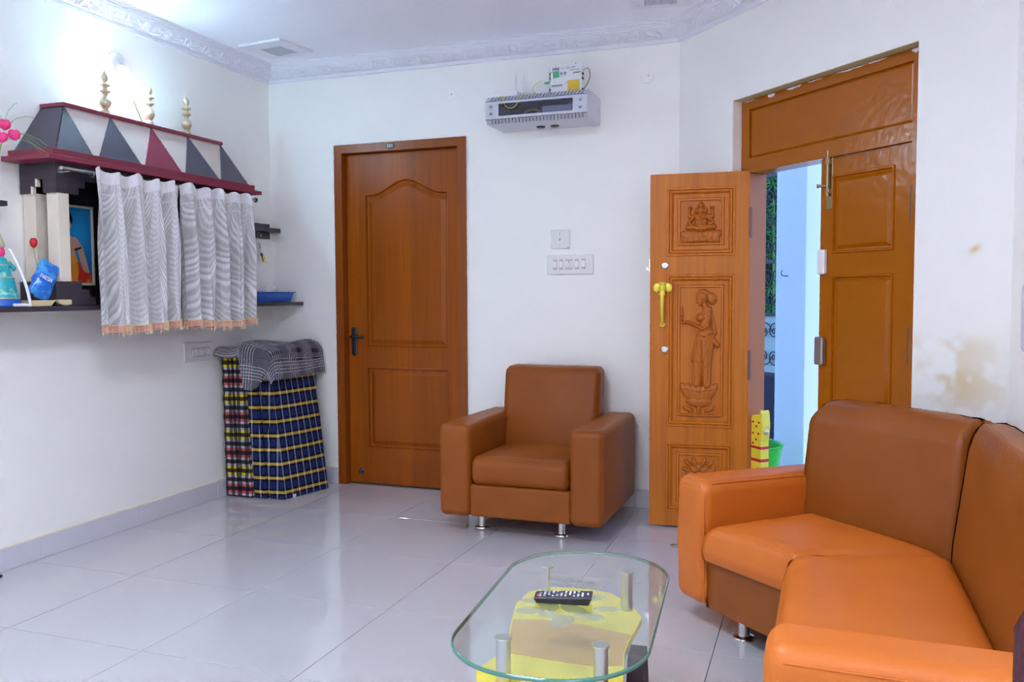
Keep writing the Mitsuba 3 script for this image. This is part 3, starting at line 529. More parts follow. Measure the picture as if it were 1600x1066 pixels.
fig2 += [E_((415, 915), 90, 42, 0, 0.019), E_((340, 970), 42, 16, -25, 0.015), E_((490, 970), 42, 16, 25, 0.015), C((415, 940), (415, 1000), 20, 12, 0.014), C((285, 1012), (545, 1012), 10, 10, 0.012)]
ln2 = [([q2(405, 460), q2(450, 470), q2(510, 455)], 0.003, 0.005), ([q2(400, 500), q2(375, 640), q2(385, 780)], 0.003, 0.004), ([q2(430, 500), q2(440, 650), q2(440, 790)], 0.0035, 0.006), ([q2(460, 500), q2(490, 650), q2(480, 790)], 0.003, 0.004), ([q2(395, 560), q2(440, 640), q2(480, 560)], 0.002, 0.003), ([q2(395, 640), q2(440, 710), q2(490, 640)], 0.002, 0.003), ([q2(400, 175), q2(440, 165), q2(470, 200)], 0.002, 0.004), ([q2(470, 170), q2(475, 240)], 0.002, 0.006), ([q2(300, 830), q2(415, 850), q2(530, 830)], 0.002, 0.004), ([q2(445, 320), q2(470, 300)], 0.002, 0.003)]
obj('carved_figure', relief(fig2, 0.148, 0.352, 0.572, 1.222, 110, 340, ln2), 'mat_relief', cl, M=LEAF @ FD, smooth=True, label='carved standing woman holding a lamp, on a lotus pedestal')
fx, fz = 0.246, 0.275; fig3 = [('e', fx, fz, 0.030, 0.030, 0, 0.018)]
for i in range(8): a = i * 45; fig3.append(('e', fx + 0.036 * math.cos(math.radians(a)), fz + 0.036 * math.sin(math.radians(a)), 0.026, 0.017, a, 0.016))
for i in range(4):
    for da, l in ((0, 0.088), (24, 0.074), (-24, 0.074)): a = 45 + 90 * i + da; fig3.append(('e', fx + l * 0.85 * math.cos(math.radians(a)), fz + l * 0.9 * math.sin(math.radians(a)), 0.026, 0.011, a, 0.011))
obj('carved_flower', relief(fig3, 0.15, 0.342, 0.155, 0.372, 90, 100, [([(fx + 0.02 * math.cos(t), fz + 0.02 * math.sin(t)) for t in np.linspace(0, 6.3, 20)], 0.002, 0.005)]), 'mat_relief', cl, M=LEAF @ FD, smooth=True, label='carved flower with leaves')
for z in (1.324, 0.905): obj('lock_cylinder', [lathe([(0.017, 0), (0.018, 0.006), (0.014, 0.010), (0.0, 0.011)], 24), bx((-0.002, -0.008, 0.0105), (0.002, 0.001, 0.0115))], 'mat_steel', cl, M=LEAF @ tr(0.074, 0, z) @ rot(90, [1, 0, 0]), smooth=30, label='round steel lock')
eh = [ell((0, -0.022, 0.0), (0.017, 0.020, 0.027), 3), ell((-0.027, -0.012, 0.002), (0.020, 0.006, 0.024), 3, rot(15, [0, 1, 0])), ell((0.027, -0.012, 0.002), (0.020, 0.006, 0.024), 3, rot(-15, [0, 1, 0])),
      tube([(0, -0.035, -0.015), (0, -0.045, -0.045), (0, -0.046, -0.085), (0, -0.04, -0.13), (0, -0.022, -0.165), (0, -0.004, -0.178)], [0.012, 0.010, 0.009, 0.008, 0.008, 0.012], 14), lathe([(0.014, 0), (0.012, 0.01), (0, 0.012)], 18, (0, 0, 0)).apply_transform(tr(0, 0, -0.182) @ rot(90, [1, 0, 0])), ell((0, -0.02, 0.024), (0.02, 0.014, 0.008), 2), tube([(-0.01, -0.04, -0.02), (-0.014, -0.05, -0.035)], [0.003, 0.002], 8), tube([(0.01, -0.04, -0.02), (0.014, -0.05, -0.035)], [0.003, 0.002], 8)]
obj('elephant_handle', eh, 'mat_brass_yellow', cl, M=LEAF @ tr(0.064, 0, 1.212), smooth=45, label='yellow brass pull handle shaped as an elephant head')
obj('latch', [bx((-0.008, 0.006, 1.29), (0.002, 0.03, 1.36), 0.001), bx((-0.022, 0.012, 1.30), (-0.006, 0.024, 1.318), 0.001)], 'mat_steel', cl, M=LEAF, label='steel latch on the door edge')
obj('latch', [bx((-0.005, 0.006, 0.865), (0.001, 0.03, 0.945), 0.001)], 'mat_steel', cl, M=LEAF, label='steel strike on the door edge')
for z in (1.455, 0.762): obj('hinge', [bx((LW - 0.002, 0.004, z), (LW + 0.004, 0.034, z + 0.145)), cyl((LW + 0.004, 0.002, z), (LW + 0.004, 0.002, z + 0.145), 0.007, 12)], 'mat_hinge', cl, M=LEAF, smooth=35)

# ------------------------------------------------------------------ outside the entrance
OUT = ENT
obj('outside_ground', moved(bx((-7, 0.172, -0.12), (5, 7, -0.01)), ENT), 'mat_concrete', label='concrete landing outside the entrance', kind='structure')
obj('outside_column', moved(bx((-0.379, 1.0, -0.01), (-0.118, 1.62, 3.2), 0.004), ENT), 'mat_outside_white', label='white outside pillar seen through the open door', kind='structure')
ck = thing('hook', 'small black hook on the white pillar outside the door', 'hook')
obj('wire', tube([(-0.27, 1.0, 1.29), (-0.27, 0.975, 1.288), (-0.285, 0.965, 1.295), (-0.29, 0.965, 1.31), (-0.28, 0.965, 1.325)], 0.0028, 6), 'mat_black', ck, M=ENT)
gk = thing('iron_gate', 'black iron gate with scrolls beyond the white pillar', 'gate')
GY = 1.95
gx0, gx1 = -2.25, -0.95
bars = [bx((gx0, GY, z), (gx1, GY + 0.03, z + 0.03)) for z in (0.52, 1.00, 1.42, 2.10)] + [bx((x, GY, 0), (x + 0.03, GY + 0.03, 2.13)) for x in (gx0, gx1 - 0.03)]
obj('frame', bars, 'mat_iron', gk, M=ENT)
for z0 in (1.05, 1.24, 1.47, 1.67, 1.87):
    for x0 in np.arange(gx0 + 0.10, gx1, 0.115):
        t = np.linspace(0, 4.4 * np.pi, 40); r = 0.075 * np.exp(-t * 0.16)
        obj('scroll', tube(np.column_stack([x0 + r * np.cos(t), np.full_like(t, GY + 0.015), z0 + 0.07 + r * np.sin(t)]), 0.0055, 6), 'mat_iron', gk, M=ENT, smooth=True)
for x0 in np.arange(gx0 + 0.10, gx1, 0.115):
    t = np.linspace(0, 4.4 * np.pi, 40); r = 0.085 * np.exp(-t * 0.16)
    for z0, sg in ((0.88, 1), (0.68, -1)): obj('scroll', tube(np.column_stack([x0 + r * np.cos(t), np.full_like(t, GY - 0.004), z0 + sg * r * np.sin(t)]), 0.0045, 6), 'mat_iron', gk, M=ENT, smooth=True)
obj('glass_panel', bx((gx0 + 0.03, GY + 0.016, 0.55), (gx1 - 0.03, GY + 0.026, 1.00)), 'mat_frost', gk, M=ENT, label='frosted pale green panel')
obj('lower_panel', bx((gx0 + 0.03, GY + 0.008, 0.02), (gx1 - 0.03, GY + 0.026, 0.52), 0.002), 'mat_far_panel', gk, M=ENT, label='dark lower panel')
obj('dark_backdrop', moved(bx((-6.0, 3.4, 0), (-0.6, 3.7, 3.6)), ENT), 'mat_dark_backdrop', label='near-black backdrop slab far outside the entrance, darkness put into its colour', kind='structure')  # slab stands in for the darkness behind the leaves
sk = thing('bush', 'bush with long pointed green leaves behind the iron gate', 'plant')
obj('stem', [tube([(-2.05 + 0.1 * i, 2.45, 0), (-2.0 + 0.1 * i, 2.42, 0.9), (-1.98 + 0.08 * i, 2.38, 2.0)], [0.02, 0.015, 0.008], 8) for i in range(3)], 'mat_stem', sk, M=ENT, smooth=True)
lm = tm([(0, 0, 0), (0.05, 0.006, 0.01), (0.10, 0, 0.012), (0.05, -0.006, 0.01), (0.05, 0, 0.004)], [[0, 4, 1], [1, 4, 2], [2, 4, 3], [3, 4, 0]]); lm.vertices *= [1.1, 1.6, 1]
ls = mikit.ply(lm, 'mat_leaf')
for z in (2.14, 2.06, 1.92, 1.82, 1.70, 1.50, 1.25, 1.10, 1.02):
    for x in (-2.10, -1.97, -1.86, -1.74):
        c = np.array([x + rng.uniform(-0.05, 0.05), 2.26, z + rng.uniform(-0.04, 0.04)])
        for i in range(9):
            a = i * 40 + rng.uniform(-15, 15); M = ENT @ tr(*c) @ rot(-a, [0, 1, 0]) @ rot(rng.uniform(-25, 25), [0, 0, 1]) @ rot(rng.uniform(40, 130), [1, 0, 0]); obj('leaf', None, None, sk, shape=ls, to=M)
gt = thing('green_tub', 'green plastic tub on the landing outside, behind the yellow toy', 'tub')
obj('body', lathe([(0.15, 0), (0.20, 0.30), (0.21, 0.31), (0.20, 0.315), (0.19, 0.30), (0.145, 0.01)], 28), 'mat_tub', gt, M=ENT @ tr(-0.15, 0.60, -0.01), smooth=30)
ty = thing('toy_giraffe', 'yellow toy giraffe with red spots standing in the doorway behind the open door', 'toy')
TM = ENT @ tr(0.548, 0.105, 0)
prof = [(-0.045, 0.0), (0.028, 0.0), (0.028, 0.36), (0.026, 0.46), (0.030, 0.48), (0.036, 0.54), (0.030, 0.60), (0.022, 0.615), (0.016, 0.59), (0.0, 0.585), (-0.045, 0.585)]
obj('body', plate(Polygon(prof), -0.025, 0.05), 'mat_yellow', ty, M=TM)
obj('spot', [lathe([(0.006, 0), (0.006, 0.002), (0, 0.002)], 12).apply_transform(tr(x, -0.025, z) @ rot(90, [1, 0, 0])) for x, z in [(-0.028, 0.555), (-0.005, 0.535), (-0.028, 0.50), (0.012, 0.555), (-0.006, 0.47), (0.010, 0.50), (-0.028, 0.45)]], 'mat_red', ty, M=TM, label='red spots')
for z0, z1, x1 in ((0.425, 0.437, 0.029), (0.362, 0.376, 0.029)): obj('collar', bx((-0.046, -0.027, z0), (x1, 0.026, z1)), 'mat_red', ty, M=TM, label='red band')
obj('snout', ell((0.036, 0, 0.512), (0.012, 0.014, 0.016), 2), 'mat_gold', ty, M=TM, smooth=True)

# ------------------------------------------------------------------ armchair
ch = thing('armchair', 'brown leather armchair with chrome feet against the back wall', 'armchair')
ax0, ax1, ay0, ay1, az0, az1 = 1.535, 2.372, -0.815, -0.055, 0.088, 0.548
def armfn(v, t): 
    v = v.copy(); v[:, 2] -= 0.012 * np.clip(t[:, 1] - 0.3, 0, 1); return v
aw = 0.166
obj('arm', softbox((ax0, ay0, az0), (ax0 + aw, ay1, az1), (0.032, 0.036, 0.036), 8, 5, armfn), 'mat_leather', ch, smooth=True)
obj('arm', softbox((ax1 - aw, ay0, az0), (ax1, ay1, az1), (0.032, 0.036, 0.036), 8, 5, armfn), 'mat_leather', ch, smooth=True)
obj('fascia', softbox((ax0 + aw - 0.004, ay0 + 0.012, az0 + 0.006), (ax1 - aw + 0.004, ay1 - 0.02, 0.252), 0.012, 6, 3), 'mat_leather', ch, smooth=True, label='front board under the seat')
def seatfn(v, t):
    v = v.copy(); w = np.clip(t[:, 2], 0, 1); v[:, 2] += w * (0.018 * np.sin(np.pi * t[:, 0]) * np.sin(np.pi * np.clip(t[:, 1] * 0.9, 0, 1)) - 0.020 * t[:, 1]); v[:, 1] -= 0.008 * np.sin(np.pi * t[:, 2]) * (t[:, 1] < 0.3); return v
obj('seat_cushion', softbox((ax0 + aw + 0.002, ay0 + 0.006, 0.246), (ax1 - aw - 0.002, -0.20, 0.392), (0.03, 0.05, 0.045), 12, 5, seatfn), 'mat_leather', ch, smooth=True)
def backfn(v, t):
    v = v.copy(); v[:, 1] += 0.075 * t[:, 2] - 0.015 * np.sin(np.pi * np.clip(t[:, 2], 0, 1)) * np.sin(np.pi * t[:, 0]) * (t[:, 1] < 0.5); return v
obj('backrest', softbox((ax0 + aw - 0.034, -0.300, 0.30), (ax1 - aw + 0.004, -0.14, 0.792), (0.040, 0.045, 0.045), 12, 5, backfn), 'mat_leather', ch, smooth=True)
foot_mesh = lathe([(0.036, 0), (0.038, 0.003), (0.036, 0.008), (0.021, 0.012), (0.0195, 0.016), (0.0195, 0.10)], 24); foot_shape = mikit.ply(foot_mesh, 'mat_chrome', smooth=35)
for x, y in ((1.706, -0.655), (2.129, -0.665), (1.706, -0.16), (2.129, -0.16)): obj('foot', None, None, ch, shape=foot_shape, to=tr(x, y, 0), label='chrome foot with round base')

# ------------------------------------------------------------------ corner sofa
so = thing('corner_sofa', 'orange and brown leather corner sofa with two seats in front of the entrance', 'sofa')
P0 = np.array([2.812, -1.547, 0]); SA = frame(P0, WD, -WN)
def sa(u, v): q = P0 + WD * u - WN * v; return (q[0], q[1])
J = (3.222, -1.925); K = (3.690, -1.742); K2 = (3.872, -1.625)
AH = 0.535
def arm2(v, t):
    v = v.copy(); v[:, 2] -= 0.015 * np.clip(t[:, 1], 0, 1); v[:, 0] += 0.008 * np.sin(3 * np.pi * t[:, 2]) * (t[:, 1] < 0.1) * 0.5; return v
obj('arm', softbox((0, 0, 0.09), (0.168, 0.80, AH), (0.045, 0.045, 0.048), 10, 5, arm2), 'mat_leather_orange', so, smooth=True, M=SA, label='orange arm')
obj('arm', softbox((3.208, -3.012, 0.09), (3.862, -2.850, AH), (0.045, 0.045, 0.048), 10, 5, lambda v, t: v - np.outer(0.008 * t[:, 0], [0, 0, 1])), 'mat_leather_orange', so, smooth=True, label='orange arm')
obj('fascia', puffpoly([sa(0.164, 0.025), (3.232, -1.908), (3.70, -1.74), sa(0.164, 0.62)], 0.09, 0.268, 0.008, 0, 0.04), 'mat_leather_sofa', so, smooth=30, label='brown front board')
obj('fascia', puffpoly([(3.232, -1.912), (3.232, -2.855), (3.80, -2.855), (3.80, -1.74), (3.70, -1.74)], 0.09, 0.268, 0.008, 0, 0.04), 'mat_leather_sofa', so, smooth=30, label='brown front board')
def wrinkle(v):
    v = v.copy(); top = np.clip((v[:, 2] - 0.27) / 0.1, 0, 1); p = v * [18, 18, 6]; v[:, 2] += top * 0.009 * (meshkit.fbm(p, 3, 5) - 0.5); d = np.hypot(v[:, 0] - J[0], v[:, 1] - J[1]); an = np.arctan2(v[:, 1] - J[1], v[:, 0] - J[0]); v[:, 2] += top * 0.007 * np.sin(an * 11) * np.exp(-d / 0.07) * np.clip(d / 0.02, 0, 1); return v
obj('seat_cushion', puffpoly([sa(0.172, 0.004), (3.240, -1.928), (3.70, -1.745), sa(0.172, 0.49)], 0.262, 0.405, 0.055, 0.022, 0.022, fn=wrinkle, bulge=0.008), 'mat_leather_orange', so, smooth=True, label='orange seat cushion')
obj('seat_cushion', puffpoly([(3.216, -1.905), (3.204, -2.846), (3.70, -2.846), (3.70, -1.752)], 0.262, 0.412, 0.06, 0.026, 0.022, fn=wrinkle, bulge=0.010), 'mat_leather_orange', so, smooth=True, label='orange seat cushion')
def leanA(v):
    v = v.copy(); d = (v - P0) @ (-WN); t = np.clip((v[:, 2] - 0.38) / 0.4, 0, 1); v[:, :2] += np.outer(0.05 * t * (d < 0.62), (-WN)[:2]); return v
def leanB(v):
    v = v.copy(); t = np.clip((v[:, 2] - 0.38) / 0.4, 0, 1); v[:, 0] += 0.05 * t * (v[:, 0] < 3.80); return v
obj('backrest', puffpoly([sa(0.150, 0.455), K, K2, sa(0.150, 0.73)], 0.22, 0.790, 0.075, 0.012, 0.03, sharp=[1, 3], fn=leanA), 'mat_leather_sofa', so, smooth=True, label='brown backrest')
obj('backrest', puffpoly([K, (3.690, -2.853), (3.872, -2.853), K2], 0.22, 0.792, 0.075, 0.012, 0.03, sharp=[0, 3], fn=leanB), 'mat_leather_sofa', so, smooth=True, label='brown backrest')
for q in (sa(0.262, 0.11), (3.30, -2.70), (3.75, -2.75), sa(0.30, 0.62), (3.66, -1.95), sa(0.05, 0.70)): obj('foot', None, None, so, shape=foot_shape, to=tr(q[0], q[1], 0), label='chrome foot with round base')
obj('piping', tube([(3.245, -3.0085, AH - 0.032), (3.40, -3.0105, AH - 0.033), (3.82, -3.0105, AH - 0.038)], 0.0026, 6), 'mat_leather_orange', so, smooth=True, label='seam along the arm')
obj('piping', tube([(0.1605, 0.02, 0.10), (0.161, 0.015, 0.30), (0.161, 0.015, AH - 0.06), (0.159, 0.03, AH - 0.026), (0.157, 0.06, AH - 0.0145), (0.157, 0.46, AH - 0.022)], 0.0028, 6), 'mat_leather_orange', so, smooth=True, M=SA, label='seam along the arm')

# ------------------------------------------------------------------ coffee table
ct = thing('coffee_table', 'oval glass coffee table with metal pillars and a yellow lower board', 'table')
TC, TA = np.array([2.728, -2.618]), 4.6
TF = tr(TC[0], TC[1], 0) @ rot(TA, [0, 0, 1])
W_, L_ = 0.445, 0.86
st_ = Polygon(rect(-W_ / 2, -L_ / 2, W_ / 2, L_ / 2)).buffer(-0.20).buffer(0.20, quad_segs=24)
st_ = Polygon(rect(-W_ / 2 + 0.20, -L_ / 2 + 0.20, W_ / 2 - 0.20, L_ / 2 - 0.20)).buffer(0.20, quad_segs=24)
GT = 0.42
o_ = np.array(st_.exterior.coords)[:-1]; n_ = len(o_)
cv, cf = trimesh.creation.triangulate_polygon(st_.buffer(-0.004), engine='earcut')
obj('glass_top', tm(np.column_stack([cv, np.full(len(cv), GT)]), cf), 'mat_glass', ct, M=TF, label='clear greenish glass top')
q3 = np.column_stack([o_, np.full(n_, GT - 0.005)]); rim = []
pr_ = [(-0.0052, 0.005), (-0.002, 0.0042), (0, 0.001), (0, -0.002), (-0.002, -0.0042), (-0.0052, -0.005)]
v, f = [], []
inn = mitre(o_ if Polygon(o_).exterior.is_ccw else o_[::-1], 1.0); oo = o_ if Polygon(o_).exterior.is_ccw else o_[::-1]
for i, (d, z) in enumerate(pr_):
    v += [[*(oo[j] + (inn[j] - oo[j]) * -d), GT - 0.005 + z] for j in range(n_)]
    if i:
        for j in range(n_): a, b, c, d_ = (i - 1) * n_ + j, (i - 1) * n_ + (j + 1) % n_, i * n_ + (j + 1) % n_, i * n_ + j; f += [[a, d_, c], [a, c, b]]
obj('rim', tm(v, f), 'mat_glass_edge', ct, M=TF, smooth=True, label='polished dark green glass edge')
pet = [(-0.024, 0.165, 0.026, 0.018, 0), (-0.055, 0.135, 0.040, 0.014, 155), (0.025, 0.125, 0.040, 0.014, 20), (-0.085, -0.075, 0.036, 0.024, 20), (0.004, -0.125, 0.042, 0.026, 75), (0.015, -0.040, 0.040, 0.024, -35), (-0.020, -0.095, 0.044, 0.020, 165), (-0.050, -0.030, 0.040, 0.024, 120), (-0.095, -0.010, 0.034, 0.018, 175), (0.095, -0.020, 0.034, 0.018, 10), (0.060, -0.075, 0.040, 0.022, -15), (-0.010, 0.035, 0.040, 0.022, 90), (0.045, 0.045, 0.038, 0.02, 40), (-0.06, 0.05, 0.04, 0.02, 140)]
for (x, y, a, b, an) in pet:
    e_ = affinity.translate(affinity.rotate(affinity.scale(Point(0, 0).buffer(1, quad_segs=8), a, b), an, origin=(0, 0)), x, y)
    cv, cf = trimesh.creation.triangulate_polygon(e_, engine='earcut'); obj('printed_petal', tm(np.column_stack([cv, np.full(len(cv), GT - 0.0025)]), cf), 'mat_print', ct, M=TF)
ZB = 0.300
bo = Polygon([(-0.17, -0.24), (-0.193, -0.17), (-0.172, -0.10), (-0.160, -0.04), (-0.170, 0.03), (-0.193, 0.15), (-0.212, 0.27), (-0.200, 0.37), (-0.14, 0.43), (-0.05, 0.44), (0.035, 0.42), (0.105, 0.35), (0.148, 0.25), (0.142, 0.16), (0.135, 0.09), (0.134, 0.01), (0.15, -0.14), (0.15, -0.30), (-0.10, -0.30)]).buffer(0.04, quad_segs=6).buffer(-0.04, quad_segs=6)
m = extr(bo, 0.018); m.apply_translation([0, 0, ZB - 0.018]); bd = obj('lower_board', m, 'mat_board_yellow', ct, M=TF, label='yellow lower board')
bp_ = Polygon([(-0.20, 0.14), (-0.108, 0.165), (-0.019, 0.160), (0.16, 0.115), (0.16, -0.056), (0.083, -0.082), (0.013, -0.082), (-0.17, -0.06)])
m = extr(bp_.intersection(bo.buffer(-0.004)), 0.002); m.apply_translation([0, 0, ZB]); obj('brown_panel', m, 'mat_board_brown', bd, M=TF, label='tan brown inlay')
obj('roll_edge', softbox((-0.185, -0.30, ZB - 0.075), (-0.115, -0.18, ZB - 0.001), 0.03, 6, 5), 'mat_board_yellow', bd, M=TF, smooth=True, label='rolled yellow edge')
for x, y in ((-0.110, -0.225), (0.110, -0.212), (0.100, 0.300), (-0.125, 0.295)):
    pr0 = 0.006 if (x < 0 and y > 0) else 0.0165; pl_ = obj('pillar', lathe([(pr0, ZB), (pr0, GT - 0.016)], 28), 'mat_steel', ct, M=TF @ tr(x, y, 0), smooth=35, label='brushed metal pillar')
    obj('cap', lathe([(0.0165, GT - 0.0165), (0.020, GT - 0.014), (0.020, GT - 0.0102), (0.0, GT - 0.0101)], 28), 'mat_chrome', pl_, M=TF @ tr(x, y, 0), smooth=35)
for sx_, y0 in ((1, 0.03), (-0.5, 0.16)):
    o2 = []
    for t in np.linspace(0, 1, 20): o2.append((0.012 + 0.055 * math.sin(math.pi * (t * 0.95 + 0.08)), ZB + 0.004 - t * (ZB + 0.002)))
    for t in np.linspace(1, 0, 20): o2.append((-0.085 - 0.03 * math.sin(math.pi * t * 1.2) + 0.05 * (1 - t), ZB + 0.004 - t * (ZB + 0.002)))
    pm = plate(Polygon(o2).buffer(0), -0.02, 0.04); pm.apply_transform(rot(90, [0, 0, 1]))
    obj('leg', moved(pm, TF @ tr(sx_ * 0.163, y0, 0) @ np.diag([1, 1, 1.0 if sx_ > 0 else 0.92, 1])), 'mat_leg', ct, label='curved black side leg')
obj('plinth', bx((-0.13, -0.2, 0.0), (0.13, 0.22, 0.03), 0.008), 'mat_black', ct, M=TF, label='black floor plate')

rc = thing('remote_control', 'black television remote control lying on the glass table', 'remote control')
RM = tr(2.712, -2.622, GT + 0.0005) @ rot(11, [0, 0, 1])
obj('body', hull([(x, y, z) for (x, y, z) in [(-0.066, -0.020, 0), (0.062, -0.022, 0), (0.062, 0.022, 0), (-0.066, 0.020, 0), (-0.073, -0.023, 0.012), (0.070, -0.026, 0.018), (0.070, 0.026, 0.018), (-0.073, 0.023, 0.012), (-0.070, -0.021, 0.0155), (0.068, -0.024, 0.0215), (0.068, 0.024, 0.0215), (-0.070, 0.021, 0.0155)]]), 'mat_remote', rc, M=RM)
slope = math.atan2(0.006, 0.14); TOP = RM @ tr(0, 0, 0.0186) @ rot(-math.degrees(slope), [0, 1, 0])
bt = mikit.ply(softbox((-0.0032, -0.0022, -0.001), (0.0032, 0.0022, 0.0022), 0.001, 2, 2), 'mat_grey_text', smooth=True); bt2 = mikit.ply(bx((-0.0026, -0.0015, -0.001), (0.0026, 0.0015, 0.0022), 0.0005), 'mat_white')
for i, x in enumerate(np.arange(-0.058, 0.056, 0.0105)):
    for j, y in enumerate((-0.014, -0.0048, 0.0048, 0.014)): 
        if (i * 7 + j * 3) % 5 != 4: obj('button', None, None, rc, shape=bt2 if (i + j) % 3 == 0 or i > 6 else bt, to=TOP @ tr(x, y, 0))
obj('power_button', bx((-0.0665, -0.015, -0.001), (-0.0600, -0.004, 0.0024), 0.0008), 'mat_red', rc, M=TOP, label='red power button')
obj('white_mark', bx((0.058, -0.006, -0.001), (0.0615, 0.006, 0.0008)), 'mat_white', rc, M=TOP, label='small white mark')

# ------------------------------------------------------------------ network cabinet on the back wall
nc = thing('network_cabinet', 'grey wall-mounted network cabinet with a glass front high on the back wall', 'cabinet')
CX0, CX1 = 1.590, 2.156
sec = Polygon([(-0.002, 2.108), (-0.002, 2.250), (-0.252, 2.252), (-0.283, 2.223), (-0.283, 2.127), (-0.258, 2.106)])
PX = np.array([[0, 0, 1, 0], [1, 0, 0, 0], [0, 1, 0, 0], [0, 0, 0, 1.0]])
def prism(poly, x0, x1): m = extr(poly, x1 - x0); m.apply_transform(PX); m.apply_translation([x0, 0, 0]); return m
def man(m): m = m.copy(); m.merge_vertices(); return m3.Manifold(m3.Mesh(np.asarray(m.vertices, np.float32), np.asarray(m.faces, np.uint32)))
def unman(m): q = m.to_mesh(); return tm(q.vert_properties[:, :3], q.tri_verts)
WX0, WX1, WZ0, WZ1 = 1.664, 2.078, 2.143, 2.209
bod = man(prism(sec, CX0, CX1)) - man(bx((WX0, -0.30, WZ0), (WX1, -0.06, WZ1)))
bk = obj('body', unman(bod), 'mat_grey_metal', nc)
obj('door_seam', [bx((CX0 + 0.003, -0.2845, 2.2215), (CX1 - 0.003, -0.2825, 2.2235)), bx((CX0 + 0.003, -0.2845, 2.126), (CX1 - 0.003, -0.2825, 2.128))], 'mat_dark_slot', bk)
obj('glass_pane', bx((WX0, -0.281, WZ0), (WX1, -0.2795, WZ1)), 'mat_pane', nc, label='tinted glass pane')
obj('dark_cavity_sheet', bx((WX0 + 0.001, -0.064, WZ0 + 0.001), (WX1 - 0.001, -0.061, WZ1 - 0.001)), 'mat_cavity_dark', nc)  # thin dark sheet at the back, inside shade put into its colour
obj('dark_cavity_sheet', bx((WX0 + 0.001, -0.26, WZ1 - 0.003), (WX1 - 0.001, -0.062, WZ1 - 0.001)), 'mat_dark_slot', nc)  # same under the cavity top, darker still
for i, x in enumerate(np.arange(CX0 + 0.03, CX1 - 0.02, 0.0195)):
    for (y0, z0, y1, z1) in ((-0.2825, 2.1235, -0.2625, 2.1065), (-0.2815, 2.2265, -0.2565, 2.2500)):
        obj('vent_slot', tube([(x + 0.006, y0, z0), (x, y1, z1)] if z0 < 2.2 else [(x, y0, z0), (x + 0.006, y1, z1)], 0.0017, 5), 'mat_dark_slot', bk)
for x0 in (CX0 + 0.022, CX1 - 0.045):
    for z in (2.151, 2.158, 2.190, 2.197): obj('vent_slot', bx((x0, -0.2842, z), (x0 + 0.017, -0.2826, z + 0.003)), 'mat_dark_slot', bk)
obj('lock', [lathe([(0.009, 0), (0.009, 0.004), (0, 0.005)], 16), bx((-0.0012, -0.005, 0.004), (0.0012, 0.005, 0.0055))], 'mat_steel', nc, M=tr(CX0 + 0.028, -0.283, 2.176) @ rot(90, [1, 0, 0]), smooth=30)
for x in (1.845, 1.925): obj('cable_gland', lathe([(0.024, 0.0), (0.024, -0.004), (0.02, -0.007), (0, -0.007)], 24), 'mat_black', nc, M=tr(x, -0.10, 2.1075), smooth=30)
rt = thing('router', 'white router inside the grey network cabinet, seen through its glass', 'router')
obj('body', softbox((1.905, -0.268, 2.1435), (2.070, -0.16, 2.181), 0.006, 4, 3), 'mat_white', rt, smooth=True); obj('antenna', tube([(2.03, -0.20, 2.175), (2.035, -0.20, 2.19), (2.06, -0.20, 2.195)], [0.009, 0.010, 0.008], 10), 'mat_white', rt, smooth=True)
bb = thing('blue_box', 'blue box at the back inside the grey network cabinet', 'box'); obj('body', bx((1.855, -0.155, 2.150), (2.02, -0.09, 2.205), 0.002), 'mat_blue', bb)
ca = thing('cable', 'yellow cable coiled inside the grey network cabinet', 'cable')
t = np.linspace(0, 4 * np.pi, 50); obj('strand', tube(np.column_stack([1.845 + 0.045 * np.cos(t), -0.25 + 0.015 * np.sin(t * 0.7), 2.158 + 0.012 * np.sin(t)]), 0.0018, 5), 'mat_yellow', ca, smooth=True)
wr = thing('router', 'white two-antenna router on top of the grey network cabinet', 'router')
obj('body', softbox((1.615, -0.235, 2.2535), (1.755, -0.11, 2.284), 0.005, 4, 3), 'mat_white', wr, smooth=True)
for x in (1.695, 1.742): obj('antenna', tube([(x, -0.10, 2.275), (x, -0.09, 2.30), (x - 0.004, -0.08, 2.405)], [0.006, 0.0055, 0.0035], 10), 'mat_white', wr, smooth=True)
ns = thing('media_converter', 'white electronics box with gold label standing on the grey network cabinet', 'electronic box')
BX = tr(2.005, -0.15, 2.2535) @ rot(-1.2, [0, 1, 0]) @ rot(-6, [1, 0, 0])
obj('case', bx((-0.087, -0.010, 0), (0.087, 0.022, 0.172), 0.003), 'mat_white', ns, M=BX)
def flat(name, u0, v0, u1, v1, m, label=None): obj(name, bx((u0, -0.0115, v0), (u1, -0.0095, v1)), m, ns, M=BX, label=label)
flat('screen', -0.073, 0.098, -0.037, 0.134, 'mat_green', 'green square')
flat('gold_label', 0.010, 0.006, 0.076, 0.078, 'mat_gold_label', 'gold label'); flat('logo', -0.076, 0.139, -0.037, 0.153, 'mat_grey_text'); flat('tag', 0.040, 0.113, 0.082, 0.120, 'mat_old_brass'); flat('tag', -0.080, 0.050, -0.020, 0.059, 'mat_grey_text')
def txt(s, h, u, v, m='mat_grey_text', bold=False):
    q = meshkit.text_mesh(s, h, 0.0008, bold); obj('lettering', q, m, ns, M=BX @ tr(u, -0.0102, v) @ rot(90, [1, 0, 0]))
txt('KATTIC SFP', 0.0105, -0.030, 0.141); txt('MEDIA CONV', 0.006, 0.020, 0.129); txt('LINK  ACT', 0.004, -0.032, 0.102); txt('AC INPUT', 0.008, -0.066, 0.006); txt('SERIAL NO', 0.006, -0.074, 0.0515, 'mat_white'); txt('WARRANTY VOID', 0.0045, 0.014, 0.068); txt('IF REMOVED', 0.0045, 0.018, 0.030)
for u in (-0.025, -0.004): obj('dial', lathe([(0.0075, 0), (0.0075, 0.003), (0.004, 0.0035), (0, 0.0035)], 18), 'mat_grey_text', ns, M=BX @ tr(u, -0.010, 0.118) @ rot(90, [1, 0, 0]))
